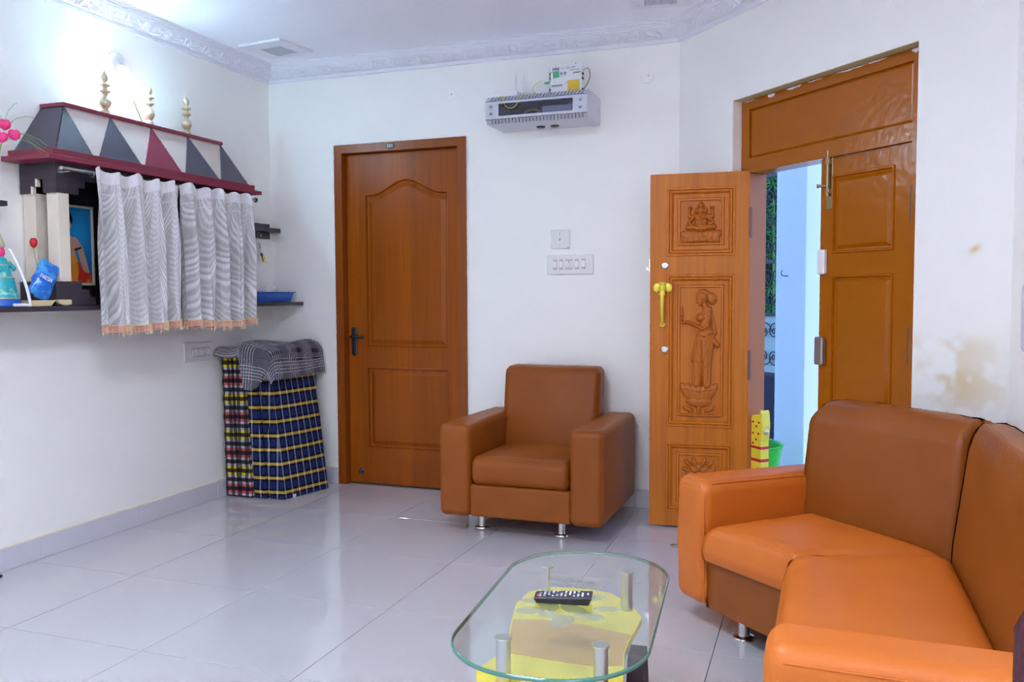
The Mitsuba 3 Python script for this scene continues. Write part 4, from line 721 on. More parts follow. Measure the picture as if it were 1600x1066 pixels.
for u, v in ((-0.058, 0.163), (0.055, 0.166), (-0.080, 0.132), (-0.076, 0.020), (0.078, 0.016), (0.002, 0.066)): obj('screw', lathe([(0.0028, 0), (0.0022, 0.0012), (0, 0.0014)], 8), 'mat_black', ns, M=BX @ tr(u, -0.010, v) @ rot(90, [1, 0, 0]))
obj('port', [bx((-0.096, -0.004, z), (-0.086, 0.016, z + 0.014), 0.002) for z in (0.12, 0.095, 0.03, 0.006)] + [bx((0.086, -0.004, z), (0.094, 0.014, z + 0.012), 0.002) for z in (0.105, 0.08, 0.02)], 'mat_black', ns, M=BX)
obj('plug', [tube([(-0.097, 0.004, 0.083), (-0.125, 0.004, 0.080)], [0.007, 0.005], 10)], 'mat_green', ns, M=BX, smooth=35, label='green plug'); obj('plug', tube([(0.088, 0, 0.133), (0.112, 0, 0.135)], 0.005, 10), 'mat_steel', ns, M=BX, smooth=35)
def cable(label, pts, r, m):
    k = thing('cable', label, 'cable'); p = np.array(pts, float); t = np.linspace(0, len(p) - 1, 60)
    from scipy.interpolate import CubicSpline
    obj('strand', tube(CubicSpline(np.arange(len(p)), p)(t), r, 6), m, k, smooth=True)
cable('yellow cable from the white box, looping down over the front of the grey cabinet', [(1.88, -0.155, 2.335), (1.835, -0.16, 2.325), (1.825, -0.18, 2.285), (1.85, -0.22, 2.262), (1.80, -0.25, 2.258), (1.79, -0.297, 2.225), (1.755, -0.293, 2.180), (1.71, -0.293, 2.19), (1.695, -0.297, 2.225), (1.67, -0.24, 2.258)], 0.0020, 'mat_yellow')
cable('thin black cable on top of the grey cabinet', [(1.755, -0.14, 2.262), (1.80, -0.17, 2.262), (1.86, -0.18, 2.2625), (1.91, -0.15, 2.263)], 0.0032, 'mat_black')
cable('tan cable looping at the right side of the white box', [(2.117, -0.148, 2.388), (2.132, -0.15, 2.375), (2.135, -0.152, 2.335), (2.115, -0.16, 2.290), (2.10, -0.165, 2.266)], 0.0025, 'mat_old_brass')

# ------------------------------------------------------------------ switch plates
def plate_thing(name, label, x0, z0, x1, z1, mods, M):
    k = thing(name, label, 'switchboard'); obj('cover', bx((x0, -0.010, z0), (x1, -0.001, z1), 0.003), 'mat_switch', k, M=M)
    for (kind, a, b, c, d) in mods:
        obj('module', [bx((a, -0.0115, b), (c, -0.009, d), 0.0005)], 'mat_switch_grey', k, M=M)
        h = (d - b) * 0.18
        if kind == 'sw': obj('rocker', bx((a + 0.001, -0.0155, b + h), (c - 0.001, -0.011, d - h), 0.0015), 'mat_white', k, M=M)
        else:
            sk_ = obj('socket', bx((a + 0.001, -0.0135, b + h), (c - 0.001, -0.011, d - h), 0.001), 'mat_white', k, M=M)
            mx, mz = (a + c) / 2, (b + d) / 2
            for u, v, r in ((0, 0.014, 0.0032), (-0.009, 0.002, 0.002), (0.009, 0.002, 0.002), (-0.009, -0.011, 0.0026), (0.009, -0.011, 0.0026)): obj('hole', lathe([(r, 0), (r, 0.0006), (0, 0.0006)], 10), 'mat_dark_slot', sk_, M=M @ tr(mx + u * 0.75, -0.0134, mz + v * 0.9) @ rot(90, [1, 0, 0]))
I4 = np.eye(4)
plate_thing('switchboard', 'wide white switchboard with four switches and a socket on the back wall', 1.850, 1.294, 2.119, 1.405, [('sw', 1.886, 1.322, 1.909, 1.379), ('sw', 1.922, 1.322, 1.945, 1.379), ('so', 1.960, 1.322, 2.000, 1.379), ('sw', 2.014, 1.323, 2.037, 1.380), ('sw', 2.052, 1.324, 2.075, 1.381)], I4)
tvk = thing('wall_socket', 'square white socket plate above the wide switchboard on the back wall', 'socket')
obj('cover', bx((1.873, -0.010, 1.439), (1.984, -0.001, 1.547), 0.003), 'mat_switch', tvk)
obj('insert', bx((1.914, -0.0125, 1.456), (1.939, -0.009, 1.530), 0.001), 'mat_white', tvk); obj('jack', bx((1.920, -0.014, 1.483), (1.933, -0.012, 1.500), 0.001), 'mat_switch_grey', tvk)
for z in (1.461, 1.516, 1.524): obj('screw', bx((1.9245, -0.0135, z), (1.9285, -0.012, z + 0.003)), 'mat_dark_slot', tvk)
obj('mark', bx((1.965, -0.0106, 1.4435), (1.978, -0.0099, 1.447)), 'mat_grey_text', tvk)
LW_ = frame((0, 0, 0), [0, -1, 0], [-1, 0, 0], [0, 0, 1]); LW_ = frame((0, -1.0, 0), [0, 1, 0], [-1, 0, 0], [0, 0, 1])    # left wall: (along +y from y=-1, into wall, up)
plate_thing('switchboard', 'white socket plate with two sockets low on the left wall under the shrine', 0.172, 0.812, 0.408, 0.922, [('sw', 0.230, 0.838, 0.254, 0.893), ('so', 0.258, 0.838, 0.301, 0.893), ('so', 0.306, 0.838, 0.349, 0.893), ('sw', 0.353, 0.838, 0.377, 0.893)], LW_)

# ------------------------------------------------------------------ shrine on the left wall
sf = thing('wall_shelf', 'long dark brown shelf along the left wall carrying the shrine', 'shelf')
obj('board', bx((0.001, -2.75, 1.121), (0.234, -0.002, 1.143), 0.002), 'mat_dark_wood', sf)
sh = thing('shrine', 'dark wooden wall shrine with triangle patterned roof and cream pillars', 'shrine')
ZS = 1.1435
obj('back_board', bx((0.001, -1.80, ZS), (0.012, -0.50, 1.76)), 'mat_black', sh)
# fascia with stepped arches (front and left side)
stp = [(-1.80, 1.765), (-1.80, 1.632), (-1.700, 1.632), (-1.700, 1.664), (-1.664, 1.664), (-1.664, 1.696), (-1.625, 1.696), (-0.63, 1.696), (-0.60, 1.696), (-0.60, 1.664), (-0.565, 1.664), (-0.565, 1.632), (-0.475, 1.632), (-0.475, 1.765)]
YZ = np.array([[0, 0, 1, 0], [1, 0, 0, 0], [0, 1, 0, 0], [0, 0, 0, 1.0]])
m = extr(Polygon(stp), 0.018); m.apply_transform(YZ); m.apply_translation([0.192, 0, 0]); obj('fascia', m, 'mat_dark_wood', sh)
sts = [(0.002, 1.765), (0.002, 1.632), (0.055, 1.632), (0.055, 1.664), (0.085, 1.664), (0.085, 1.696), (0.125, 1.696), (0.125, 1.664), (0.150, 1.632), (0.210, 1.632), (0.210, 1.765)]
sts = [(0.002, 1.765), (0.002, 1.632), (0.066, 1.632), (0.066, 1.66), (0.092, 1.66), (0.092, 1.69), (0.135, 1.69), (0.135, 1.632), (0.210, 1.632), (0.210, 1.765)]
for y in (-1.818, -0.493):
    m = plate(Polygon(sts), y, 0.018); obj('side_board', m, 'mat_dark_wood', sh)
obj('step_trim', [bx((0.066, -1.8185, 1.628), (0.078, -1.802, 1.662)), bx((0.092, -1.8185, 1.660), (0.104, -1.802, 1.694))], 'mat_cream', sh, label='small cream step pieces')
for (x0, y0, x1, y1) in ((0.140, -1.806, 0.205, -1.748), (0.004, -1.806, 0.075, -1.748), (0.140, -0.545, 0.205, -0.487), (0.004, -0.545, 0.075, -0.487)): obj('pillar', bx((x0, y0, 1.248), (x1, y1, 1.634), 0.001), 'mat_cream', sh, label='cream square pillar')
def ystep(y0, y1, steps):
    return [bx((0.003, a, ZS), (0.214, b, z), 0.001) for a, b, z in steps]
obj('plinth', ystep(0, 0, [(-1.835, -1.700, 1.249), (-1.702, -1.660, 1.215), (-1.662, -1.625, 1.180)]), 'mat_dark_wood', sh)
obj('plinth', ystep(0, 0, [(-0.58, -0.46, 1.249), (-0.62, -0.578, 1.215), (-0.655, -0.618, 1.180)]), 'mat_dark_wood', sh)
obj('ledge', bx((0.001, -1.905, 1.762), (0.272, -0.462, 1.782), 0.001), 'mat_maroon', sh, label='maroon lower ledge')
obj('ledge', bx((0.001, -1.870, 1.782), (0.252, -0.50, 1.812), 0.001), 'mat_maroon', sh, label='maroon upper ledge')
B0, B1, T0_, T1_, ZR0, ZR1, XBt, XTp = -1.836, -0.545, -1.690, -0.640, 1.812, 2.028, 0.238, 0.128
obj('roof', hull([(0.001, B0, ZR0), (XBt, B0, ZR0), (XBt, B1, ZR0), (0.001, B1, ZR0), (0.001, T0_, ZR1), (XTp, T0_, ZR1), (XTp, T1_, ZR1), (0.001, T1_, ZR1)]), 'mat_cream_roof', sh, label='cream roof body')
fn_ = np.array([ZR1 - ZR0, 0, XBt - XTp]); fn_ /= np.linalg.norm(fn_)
def front(y, t): return np.array([XBt + (XTp - XBt) * t, y, ZR0 + (ZR1 - ZR0) * t])
apex = [T0_ + (T1_ - T0_) * i / 4 for i in range(5)]
bots = [(B0, -1.645), (-1.607, -1.357), (-1.330, -1.082), (-1.052, -0.795), (-0.775, B1)]
for i, (a, b) in enumerate(bots):
    pts = [front(a, 0), front(b, 0), front(apex[i], 1)]
    obj('triangle_panel', hull([p_ + fn_ * 0.0005 for p_ in pts] + [p_ + fn_ * 0.005 for p_ in pts]), 'mat_maroon' if i == 2 else 'mat_roof_dark', sh, label='maroon triangle' if i == 2 else 'dark triangle')
for s, (bb_, tt) in ((-1, (B0, T0_)), (1, (B1, T1_))):
    nn = np.array([0, s * (ZR1 - ZR0), abs(bb_ - tt)]); nn /= np.linalg.norm(nn); pts = [np.array(q) for q in [(0.001, bb_, ZR0), (XBt, bb_, ZR0), (XTp, tt, ZR1), (0.001, tt, ZR1)]]
    obj('roof_side', hull([p_ + nn * 0.0005 for p_ in pts] + [p_ + nn * 0.005 for p_ in pts]), 'mat_roof_dark', sh, label='dark sloping roof end')
obj('roof_cap', bx((0.001, T0_ - 0.012, ZR1), (XTp + 0.012, T1_ + 0.012, ZR1 + 0.016), 0.001), 'mat_maroon', sh, label='maroon roof cap')
# finials
fp = [(0.027, 0), (0.027, 0.006), (0.020, 0.010), (0.022, 0.020), (0.016, 0.026), (0.012, 0.033), (0.020, 0.042), (0.027, 0.055), (0.0275, 0.066), (0.022, 0.080), (0.013, 0.092), (0.010, 0.100), (0.014, 0.106), (0.024, 0.112), (0.025, 0.116), (0.013, 0.124), (0.010, 0.132), (0.014, 0.137), (0.026, 0.143), (0.026, 0.146), (0.013, 0.152), (0.009, 0.160), (0.013, 0.166), (0.018, 0.178), (0.016, 0.190), (0.008, 0.202), (0.003, 0.210), (0.002, 0.218)]
fs_ = mikit.ply(lathe(fp, 32), 'mat_gold', smooth=35)
for y, w in ((-1.405, 'leftmost of three on the shrine roof'), (-1.122, 'middle of three on the shrine roof'), (-0.850, 'rightmost of three on the shrine roof')):
    k = thing('finial', f'turned gold finial, {w}', 'finial', 'gold finials on the shrine roof'); obj('turned_body', None, None, k, shape=fs_, to=tr(0.082, y, ZR1 + 0.0165))
ik = thing('incense_stick', 'thin green incense stick leaning on the shrine roof between two finials', 'stick'); obj('stick', tube([(0.10, -1.185, ZR1 + 0.0165), (0.09, -1.235, 2.150)], 0.0022, 6), 'mat_stem', ik)
# curtain rod and curtains
ro = thing('curtain_rod', 'grey metal curtain rod across the front of the shrine', 'rod')
RX, RZ = 0.262, 1.730
obj('rod', cyl((RX, -1.835, RZ), (RX, -0.515, RZ), 0.0085, 16), 'mat_steel', ro, smooth=35)
for y in (-1.795, -0.560): obj('bracket', [bx((0.2105, y - 0.010, RZ - 0.014), (0.216, y + 0.010, RZ + 0.014)), bx((0.215, y - 0.004, RZ - 0.012), (RX, y + 0.004, RZ - 0.0085))], 'mat_steel', ro)
obj('end_knob', lathe([(0.009, 0), (0.013, 0.004), (0.013, 0.012), (0, 0.014)], 16), 'mat_black', ro, M=tr(RX, -0.516, RZ) @ rot(-90, [1, 0, 0]))
def curtain(label, yt0, yt1, yb0, yb1, folds, seed):
    k = thing('curtain', label, 'curtain', 'lace curtains on the shrine'); r_ = np.random.default_rng(seed)
    nt, nz = 220, 50; ph = r_.uniform(0, 6.28, 4)
    def at(t, w, out=0.0):   # w 0 top .. 1 bottom of the cloth
        amp = 0.009 + 0.031 * np.minimum(1, w * 2.2); wob = 0.10 * np.sin(3.1 * t * 2 + ph[1]) + 0.05 * np.sin(7 * t + ph[2] + 2 * w)
        s = np.sin(2 * np.pi * (folds * (t + 0.5 * wob * 0.5)) + ph[0] + 0.5 * w); s2 = np.sin(2 * np.pi * folds * 2.3 * t + ph[3] - 0.7 * w)
        x = RX + 0.026 - 0.004 * np.minimum(1, w * 3) + amp * (np.sign(s) * np.abs(s) ** 0.6) + 0.22 * amp * s2 + out
        y = (yt0 + (yt1 - yt0) * t) * (1 - w) + (yb0 + (yb1 - yb0) * t) * w + 0.006 * np.sin(2 * np.pi * folds * t + ph[0] + 1.5)
        top = 1.744 + 0.009 * np.cos(2 * np.pi * folds * t * 1.0 + ph[2]) * (1 - w) + 0.006 * np.sin(17 * t)
        bot = 1.052 + 0.008 * np.sin(5 * t + seed) + 0.006 * s
        return np.stack([np.maximum(x, 0.226), y, top * (1 - w) + bot * w], -1)
    Tt, Ww = np.meshgrid(np.linspace(0, 1, nt), np.linspace(0, 1, nz), indexing='ij'); V = at(Tt, Ww).reshape(-1, 3); idx = np.arange(nt * nz).reshape(nt, nz)
    q = np.stack([idx[:-1, :-1], idx[:-1, 1:], idx[1:, 1:], idx[1:, :-1]], -1).reshape(-1, 4)
    obj('lace_cloth', tm(V, np.vstack([q[:, [0, 1, 2]], q[:, [0, 2, 3]]])), 'mat_curtain', k, smooth=True, uv=np.column_stack([Tt.ravel(), 1 - Ww.ravel()]), label='white lace cloth with scalloped pattern')
    base = at(np.linspace(0, 1, nt), np.ones(nt), 0.002); Vb = np.vstack([base + [0, 0, 0.004], base - [0, 0, 0.030]]); i = np.arange(nt - 1)
    obj('border_band', tm(Vb, np.vstack([np.column_stack([i, i + nt, i + nt + 1]), np.column_stack([i, i + nt + 1, i + 1])])), 'mat_band', k, smooth=True, label='rust pink border band')
    obj('trim_cord', tube(base + [0.003, 0, 0.002], 0.0028, 5), 'mat_fringe', k, smooth=True)
    fr_ = []
    for t in np.linspace(0.005, 0.995, 86):
        b_ = at(np.array([t]), np.array([1.0]), 0.005)[0]; l = r_.uniform(0.032, 0.052); fr_.append(tube([b_, b_ + [r_.uniform(-.002, .002), r_.uniform(-.003, .003), -l]], [0.0013, 0.0017], 4))
    obj('fringe', fr_, 'mat_fringe', k, kind='stuff', label='cream thread fringe')
    for t in np.linspace(0.03, 0.97, 7):
        b_ = at(np.array([t]), np.array([0.0]))[0]; a = np.linspace(0, 2 * np.pi, 17)[:-1]
        obj('ring', tube(np.column_stack([RX + 0.014 * np.cos(a), np.full(16, b_[1]), RZ - 0.004 + 0.016 * np.sin(a)]), 0.0016, 5, closed=True), 'mat_steel', k, smooth=True)
curtain('left white lace curtain with fringed hem hanging in front of the shrine', -1.690, -1.150, -1.672, -1.138, 4.6, 3)
curtain('right white lace curtain with fringed hem hanging in front of the shrine', -1.160, -0.562, -1.146, -0.590, 5.2, 8)
# picture inside the shrine
pk = thing('framed_picture', 'blue framed religious picture on the back of the shrine', 'picture')
PXX = 0.0125
obj('frame', [bx((PXX, a, b), (PXX + 0.012, c, d), 0.002) for a, b, c, d in ((-1.762, 1.235, -1.440, 1.247), (-1.762, 1.598, -1.440, 1.610), (-1.762, 1.247, -1.750, 1.598), (-1.452, 1.247, -1.440, 1.598))], 'mat_cream', pk, label='thin pale frame')
obj('print', bx((PXX, -1.752, 1.245), (PXX + 0.004, -1.450, 1.600)), 'mat_painting', pk)
def fig(name, poly, m, d): mm = extr(poly.intersection(sbox(-1.75, 1.247, -1.452, 1.598)), 0.0012); mm.apply_transform(YZ); mm.apply_translation([PXX + 0.004 + d, 0, 0]); obj(name, mm, m, pk)
cap = lambda pts, w: __import__('shapely.geometry', fromlist=['LineString']).LineString(pts).buffer(w)
fig('painted_figure', cap([(-1.60, 1.42), (-1.60, 1.33)], 0.055).union(cap([(-1.55, 1.445), (-1.52, 1.41), (-1.485, 1.30)], 0.017)).union(cap([(-1.65, 1.445), (-1.685, 1.40), (-1.70, 1.32)], 0.017)).union(Point(-1.60, 1.52).buffer(0.035)), 'mat_skin', 0.0)
fig('painted_garment', Polygon([(-1.70, 1.247), (-1.69, 1.31), (-1.62, 1.36), (-1.55, 1.38), (-1.50, 1.30), (-1.455, 1.29), (-1.455, 1.247)]), 'mat_orange_cloth', 0.0013)
fig('painted_armband', Polygon([(-1.553, 1.405), (-1.515, 1.418), (-1.513, 1.41), (-1.55, 1.396)]), 'mat_dark_slot', 0.0026)
fig('painted_hair', Point(-1.60, 1.54).buffer(0.04).difference(Point(-1.60, 1.51).buffer(0.034)), 'mat_black', 0.0026)
yf = thing('marigolds', 'small heap of yellow marigolds at the foot of the blue picture in the shrine', 'flowers')
r_ = np.random.default_rng(2)
for i in range(7): obj('flower', ell((0.06 + r_.uniform(-.015, .03), -1.545 + r_.uniform(-.03, .03), ZS + 0.012 + 0.013 * (i // 4)), (0.013, 0.013, 0.010), 2), 'mat_yellow', yf, smooth=True)
bt_ = thing('brass_pot', 'small brass pot standing inside the shrine beside the left curtain edge', 'pot'); obj('body', lathe([(0.012, 0), (0.024, 0.012), (0.027, 0.03), (0.018, 0.045), (0.014, 0.05), (0.022, 0.058), (0.020, 0.058), (0.011, 0.05)], 24), 'mat_brass', bt_, M=tr(0.12, -1.585, ZS), smooth=40)
# rose petal, packet, planks, idol, flowers, small shelf (left end)
rs = thing('red_rose', 'single red artificial rose against the cream back pillar of the shrine', 'flower')
obj('bloom', lathe([(0.004, 0), (0.013, 0.010), (0.0165, 0.024), (0.013, 0.036), (0.006, 0.043), (0.0, 0.040)], 20), 'mat_red', rs, M=tr(0.09, -1.835, 1.395), smooth=40); obj('stem', tube([(0.09, -1.835, 1.397), (0.10, -1.840, 1.36), (0.115, -1.835, 1.300), (0.13, -1.84, 1.1445)], 0.0014, 5), 'mat_stem', rs)
pkc = thing('blue_packet', 'crumpled shiny blue plastic packet on the shelf left of the shrine', 'packet')
def crumple(v, t):
    v = v.copy(); w = np.sin(np.pi * np.clip(t[:, 1], 0, 1)) * np.sin(np.pi * np.clip(t[:, 2], 0, 1)); mid = 0.5
    v[:, 0] = (v[:, 0]) * (0.12 + 1.0 * w ** 0.6); n_ = meshkit.fbm(v * [40, 40, 40] + 7, 3, 2) - 0.5; v += np.outer(n_, [0.022, 0.012, 0.012]); return v
obj('pouch', softbox((-0.028, -0.050, 0.0), (0.028, 0.050, 0.165), 0.008, 16, 3, crumple), 'mat_packet', pkc, M=tr(0.190, -1.915, 1.182) @ rot(-28, [1, 0, 0]), smooth=50)
pt = meshkit.text_mesh('FRESH', 0.016, 0.001, True); obj('lettering', pt, 'mat_white', pkc, M=tr(0.230, -1.932, 1.268) @ rot(-25, [1, 0, 0]) @ rot(90, [0, 0, 1]) @ rot(90, [1, 0, 0]) @ np.diag([0.9, 1, 1, 1]))
pw = thing('plank', 'long pale wooden block lying on the shelf beside the plinth', 'block'); obj('body', hull([(0.16, -1.972, ZS), (0.225, -1.972, ZS), (0.16, -1.86, ZS), (0.225, -1.875, ZS), (0.16, -1.972, 1.168), (0.225, -1.972, 1.168), (0.16, -1.835, 1.168), (0.225, -1.85, 1.168)]), 'mat_plank', pw)
pw = thing('plank', 'short pale wooden wedge lying on the shelf in front of the plinth', 'block'); obj('body', hull([(0.2155, -1.835, 1.152), (0.232, -1.835, 1.152), (0.2155, -1.775, 1.150), (0.232, -1.775, 1.150), (0.2155, -1.850, 1.170), (0.232, -1.850, 1.170), (0.2155, -1.775, 1.170), (0.232, -1.775, 1.170)] + [(0.222, -1.81, ZS), (0.228, -1.80, ZS)]), 'mat_plank', pw)
idl = thing('idol', 'small idol in a turquoise dress with white garland at the left edge of the photo', 'idol'); IM = tr(0.155, -2.055, ZS)
obj('base', lathe([(0.072, 0), (0.074, 0.004), (0.070, 0.028), (0.066, 0.03)], 28), 'mat_blue', idl, M=IM, smooth=35, label='blue base')
obj('dress', lathe([(0.066, 0.030), (0.060, 0.055), (0.058, 0.058), (0.060, 0.066), (0.050, 0.115), (0.046, 0.118), (0.046, 0.124), (0.034, 0.165), (0.030, 0.185), (0.020, 0.20), (0.012, 0.205)], 32), 'mat_turquoise', idl, M=IM, smooth=25)
for r, z in ((0.064, 0.034), (0.050, 0.118), (0.033, 0.168)): obj('hem', tube([(r * math.cos(a), r * math.sin(a), z) for a in np.linspace(0, 2 * np.pi, 33)[:-1]], 0.003, 6, closed=True), 'mat_gold', idl, M=IM, smooth=True)
obj('head', ell((0, 0, 0.222), (0.022, 0.021, 0.026), 3), 'mat_pink', idl, M=IM, smooth=True, label='pink head'); obj('crown', lathe([(0.020, 0.24), (0.024, 0.246), (0.016, 0.27), (0.006, 0.30), (0, 0.31)], 20), 'mat_gold', idl, M=IM, smooth=30)
obj('arm', [tube([(0.01, s * 0.028, 0.182), (0.03, s * 0.042, 0.155), (0.045, s * 0.025, 0.150)], [0.010, 0.009, 0.007], 8) for s in (-1, 1)], 'mat_turquoise', idl, M=IM, smooth=True)
tg = np.linspace(0, 1, 30); gy = 0.020 + 0.055 * tg ** 0.7
obj('garland', tube([(0.03 + 0.045 * math.sin(t * 1.7), y_, 0.235 - 0.232 * t) for t, y_ in zip(tg, gy)] + [(0.078, 0.05, 0.006), (0.082, -0.01, 0.006)], 0.0065, 8), 'mat_white', idl, M=IM, smooth=True, label='white twisted garland')
ff = thing('flower_spray', 'pink artificial roses with wiry green stems above the left end of the shrine', 'flowers')
rose = lambda c, r: [lathe([(r * 0.3, -r), (r * 0.85, -r * 0.45), (r, 0.1 * r), (r * 0.92, r * 0.5), (r * 0.5, r * 0.75), (0, r * 0.6)], 14, c)] + [ell((c[0] + r * 0.6 * math.cos(a), c[1] + r * 0.6 * math.sin(a), c[2] + r * 0.15), (r * 0.6, r * 0.5, r * 0.85), 2) for a in np.arange(0, 6.2, 1.25)]
for c in ((0.22, -2.062, 1.872), (0.25, -2.045, 1.832), (0.24, -2.095, 1.815)): obj('flower', rose(c, 0.021), 'mat_pink', ff, smooth=45)
for i, (e0, c) in enumerate([((0.20, -1.88, 1.79), (0.22, -2.06, 1.86)), ((0.14, -1.80, 1.812), (0.23, -2.04, 1.85)), ((0.12, -1.84, 1.95), (0.22, -2.06, 1.86)), ((0.26, -1.90, 1.812), (0.25, -2.05, 1.83)), ((0.10, -1.9, 2.0), (0.22, -2.07, 1.87)), ((0.27, -1.92, 1.783), (0.24, -2.09, 1.81)), ((0.05, -1.95, 1.94), (0.22, -2.07, 1.87))]):
    a, b = np.array(c), np.array(e0); obj('stem', tube([a, a * 0.6 + b * 0.4 + [0, 0, 0.022], a * 0.25 + b * 0.75 + [0, 0, 0.015], b + [0, 0, 0.0]], 0.0011, 5), 'mat_stem', ff)
obj('stem', tube([(0.24, -2.09, 1.81), (0.17, -2.13, 1.5), (0.15, -2.14, ZS)], 0.003, 6), 'mat_stem', ff)
vs = thing('vase', 'slim dark vase holding the pink roses, just outside the left edge', 'vase'); obj('body', lathe([(0.03, 0), (0.045, 0.05), (0.03, 0.14), (0.018, 0.19), (0.022, 0.21), (0.016, 0.21), (0.012, 0.19)], 24), 'mat_dark_wood', vs, M=tr(0.155, -2.165, ZS), smooth=35)
s3 = thing('wall_shelf', 'small dark shelf end at the left edge of the photo', 'shelf'); obj('board', bx((0.001, -2.4, 1.562), (0.10, -1.962, 1.584), 0.001), 'mat_dark_wood', s3)
# right end: small upper shelf, key hooks, keys, blue tray
s4 = thing('wall_shelf', 'short dark shelf high in the corner right of the shrine', 'shelf')
obj('board', bx((0.001, -0.42, 1.582), (0.073, -0.002, 1.606), 0.001), 'mat_dark_wood', s4); obj('rail', bx((0.001, -0.42, 1.540), (0.016, -0.035, 1.634), 0.001), 'mat_dark_wood', s4, label='dark back rail'); obj('screw', lathe([(0.007, 0), (0.007, 0.003), (0, 0.004)], 12), 'mat_steel', s4, M=frame((0.016, -0.13, 1.558), [0, 1, 0], [0, 0, 1], [1, 0, 0]))
def hook(y, label):
    k = thing('key_hook', label, 'hook'); obj('plate', bx((0.001, y - 0.027, 1.474), (0.004, y + 0.027, 1.522), 0.001), 'mat_switch', k); obj('border', [bx((0.0035, y - 0.026, 1.475), (0.0045, y - 0.023, 1.521)), bx((0.0035, y + 0.023, 1.475), (0.0045, y + 0.026, 1.521)), bx((0.0035, y - 0.026, 1.518), (0.0045, y + 0.026, 1.521)), bx((0.0035, y - 0.026, 1.475), (0.0045, y + 0.026, 1.478))], 'mat_grey_metal', k); obj('hook', tube([(0.004, y, 1.508), (0.014, y, 1.500), (0.020, y, 1.486), (0.016, y, 1.478), (0.010, y + 0.003, 1.483)], 0.002, 6), 'mat_black', k, smooth=True)
hook(-0.142, 'small square adhesive key hook nearer the corner'); hook(-0.215, 'small square adhesive key hook nearer the curtain')
def keys(y, label, extra):
    k = thing('keys', label, 'keys'); a = np.linspace(0, 2 * np.pi, 17)[:-1]
    obj('ring', tube(np.column_stack([np.full(16, 0.016), y + 0.011 * np.cos(a), 1.464 + 0.014 * np.sin(a)]), 0.0014, 5, closed=True), 'mat_steel', k, smooth=True)
    m = cat_([extr(Point(0, 0).buffer(0.012).difference(Point(0, 0.006).buffer(0.003)).union(sbox(-0.004, -0.045, 0.004, -0.008)).union(sbox(0, -0.04, 0.008, -0.034)), 0.002)]); obj('key', m, 'mat_white', k, M=frame((0.014, y - 0.002, 1.432), [0, 1, 0], [0, 0, 1], [1, 0, 0]) @ rot(8, [0, 0, 1]))
    if extra: obj('key', m, 'mat_black', k, M=frame((0.019, y + 0.012, 1.440), [0, 1, 0], [0, 0, 1], [1, 0, 0]) @ rot(20, [0, 0, 1])); obj('tag', softbox((0.010, -0.010, -0.045), (0.017, 0.010, 0), 0.003, 3, 2), 'mat_yellow', k, M=tr(0.006, y + 0.03, 1.436) @ rot(15, [1, 0, 0]), smooth=True, label='yellow tag')
    else: obj('tag', softbox((0.012, -0.013, -0.05), (0.018, 0.013, 0), 0.003, 3, 2), 'mat_cream', k, M=tr(0.004, y + 0.004, 1.448), smooth=True, label='cream tag')
keys(-0.142, 'bunch of keys with a yellow tag hanging from the hook nearer the corner', True); keys(-0.215, 'key with a cream tag hanging from the hook nearer the curtain', False)
tk = thing('tray', 'blue plastic tray on the right end of the dark shelf', 'tray')
o1 = rect(0.02, -0.452, 0.205, -0.06); v, f = [], []
steps_ = [(0.018, ZS + 0.001), (0.0, 1.203), (-0.008, 1.206), (-0.008, 1.202), (-0.001, 1.200), (0.003, 1.200), (0.021, ZS + 0.005)]
for i, (d, z) in enumerate(steps_):
    q_ = mitre(o1, d); v += [[a, b, z] for a, b in q_]
    if i:
        for j in range(4): a, b, c, d_ = (i - 1) * 4 + j, (i - 1) * 4 + (j + 1) % 4, i * 4 + (j + 1) % 4, i * 4 + j; f += [[a, b, c], [a, c, d_]]
f += [[24, 25, 26], [24, 26, 27], [2, 1, 0], [3, 2, 0]]
obj('body', tm(v, f), 'mat_blue', tk)
cb = thing('white_cloth', 'crumpled white cloth lying in the blue tray', 'cloth')
def lump(c, r, s): m = ell((0, 0, 0), r, 4); n_ = meshkit.fbm(m.vertices * 30 + s, 3, s) - 0.5; m.vertices += m.vertices * n_[:, None] * 0.9; m.apply_translation(c); return m
obj('fold', lump((0.10, -0.165, 1.192), (0.05, 0.065, 0.048), 3), 'mat_white', cb, smooth=True); 
cb = thing('crumpled_paper', 'crumpled grey-white paper lying in the blue tray, left of the white cloth', 'paper'); obj('fold', lump((0.09, -0.33, 1.185), (0.045, 0.055, 0.032), 5), 'mat_switch', cb, smooth=True)

# ------------------------------------------------------------------ folded mattress in plaid cover, blanket on top
bu = thing('folded_mattress', 'folded mattress in plaid covers standing in the corner below the shrine', 'mattress')
def slab(x0b, x1b, x0t, x1t, yf_b, yf_t, yb_b, yb_t, zt):
    def fn(v, t):
        w = t[:, 2]; xa, xb_ = x0b + (x0t - x0b) * w, x1b + (x1t - x1b) * w; ya, yb_ = yf_b + (yf_t - yf_b) * w, yb_b + (yb_t - yb_b) * w
        return np.column_stack([xa + (xb_ - xa) * t[:, 0], ya + (yb_ - ya) * t[:, 1] + 0.004 * np.sin(v[:, 2] * 60 + x0b * 90), v[:, 2]])
    return softbox((x0b, yf_b, 0.001), (x1b, yb_b, zt), (0.018, 0.018, 0.018), 16, 4, fn)
B_ = [(0.020, 0.110, 0.022, 0.085), (0.111, 0.205, 0.086, 0.150), (0.206, 0.300, 0.151, 0.215), (0.301, 0.345, 0.216, 0.270)]
for i, (a, b, c, d) in enumerate(B_): obj('fold', slab(a, b, c, d, -0.525 + 0.008 * i, -0.545 + 0.02 * i, -0.10, -0.06, 0.845), 'mat_red_plaid' if i < 2 else 'mat_blue_plaid', bu, smooth=40, label='red, yellow and white plaid fold' if i < 2 else 'blue and yellow plaid fold')
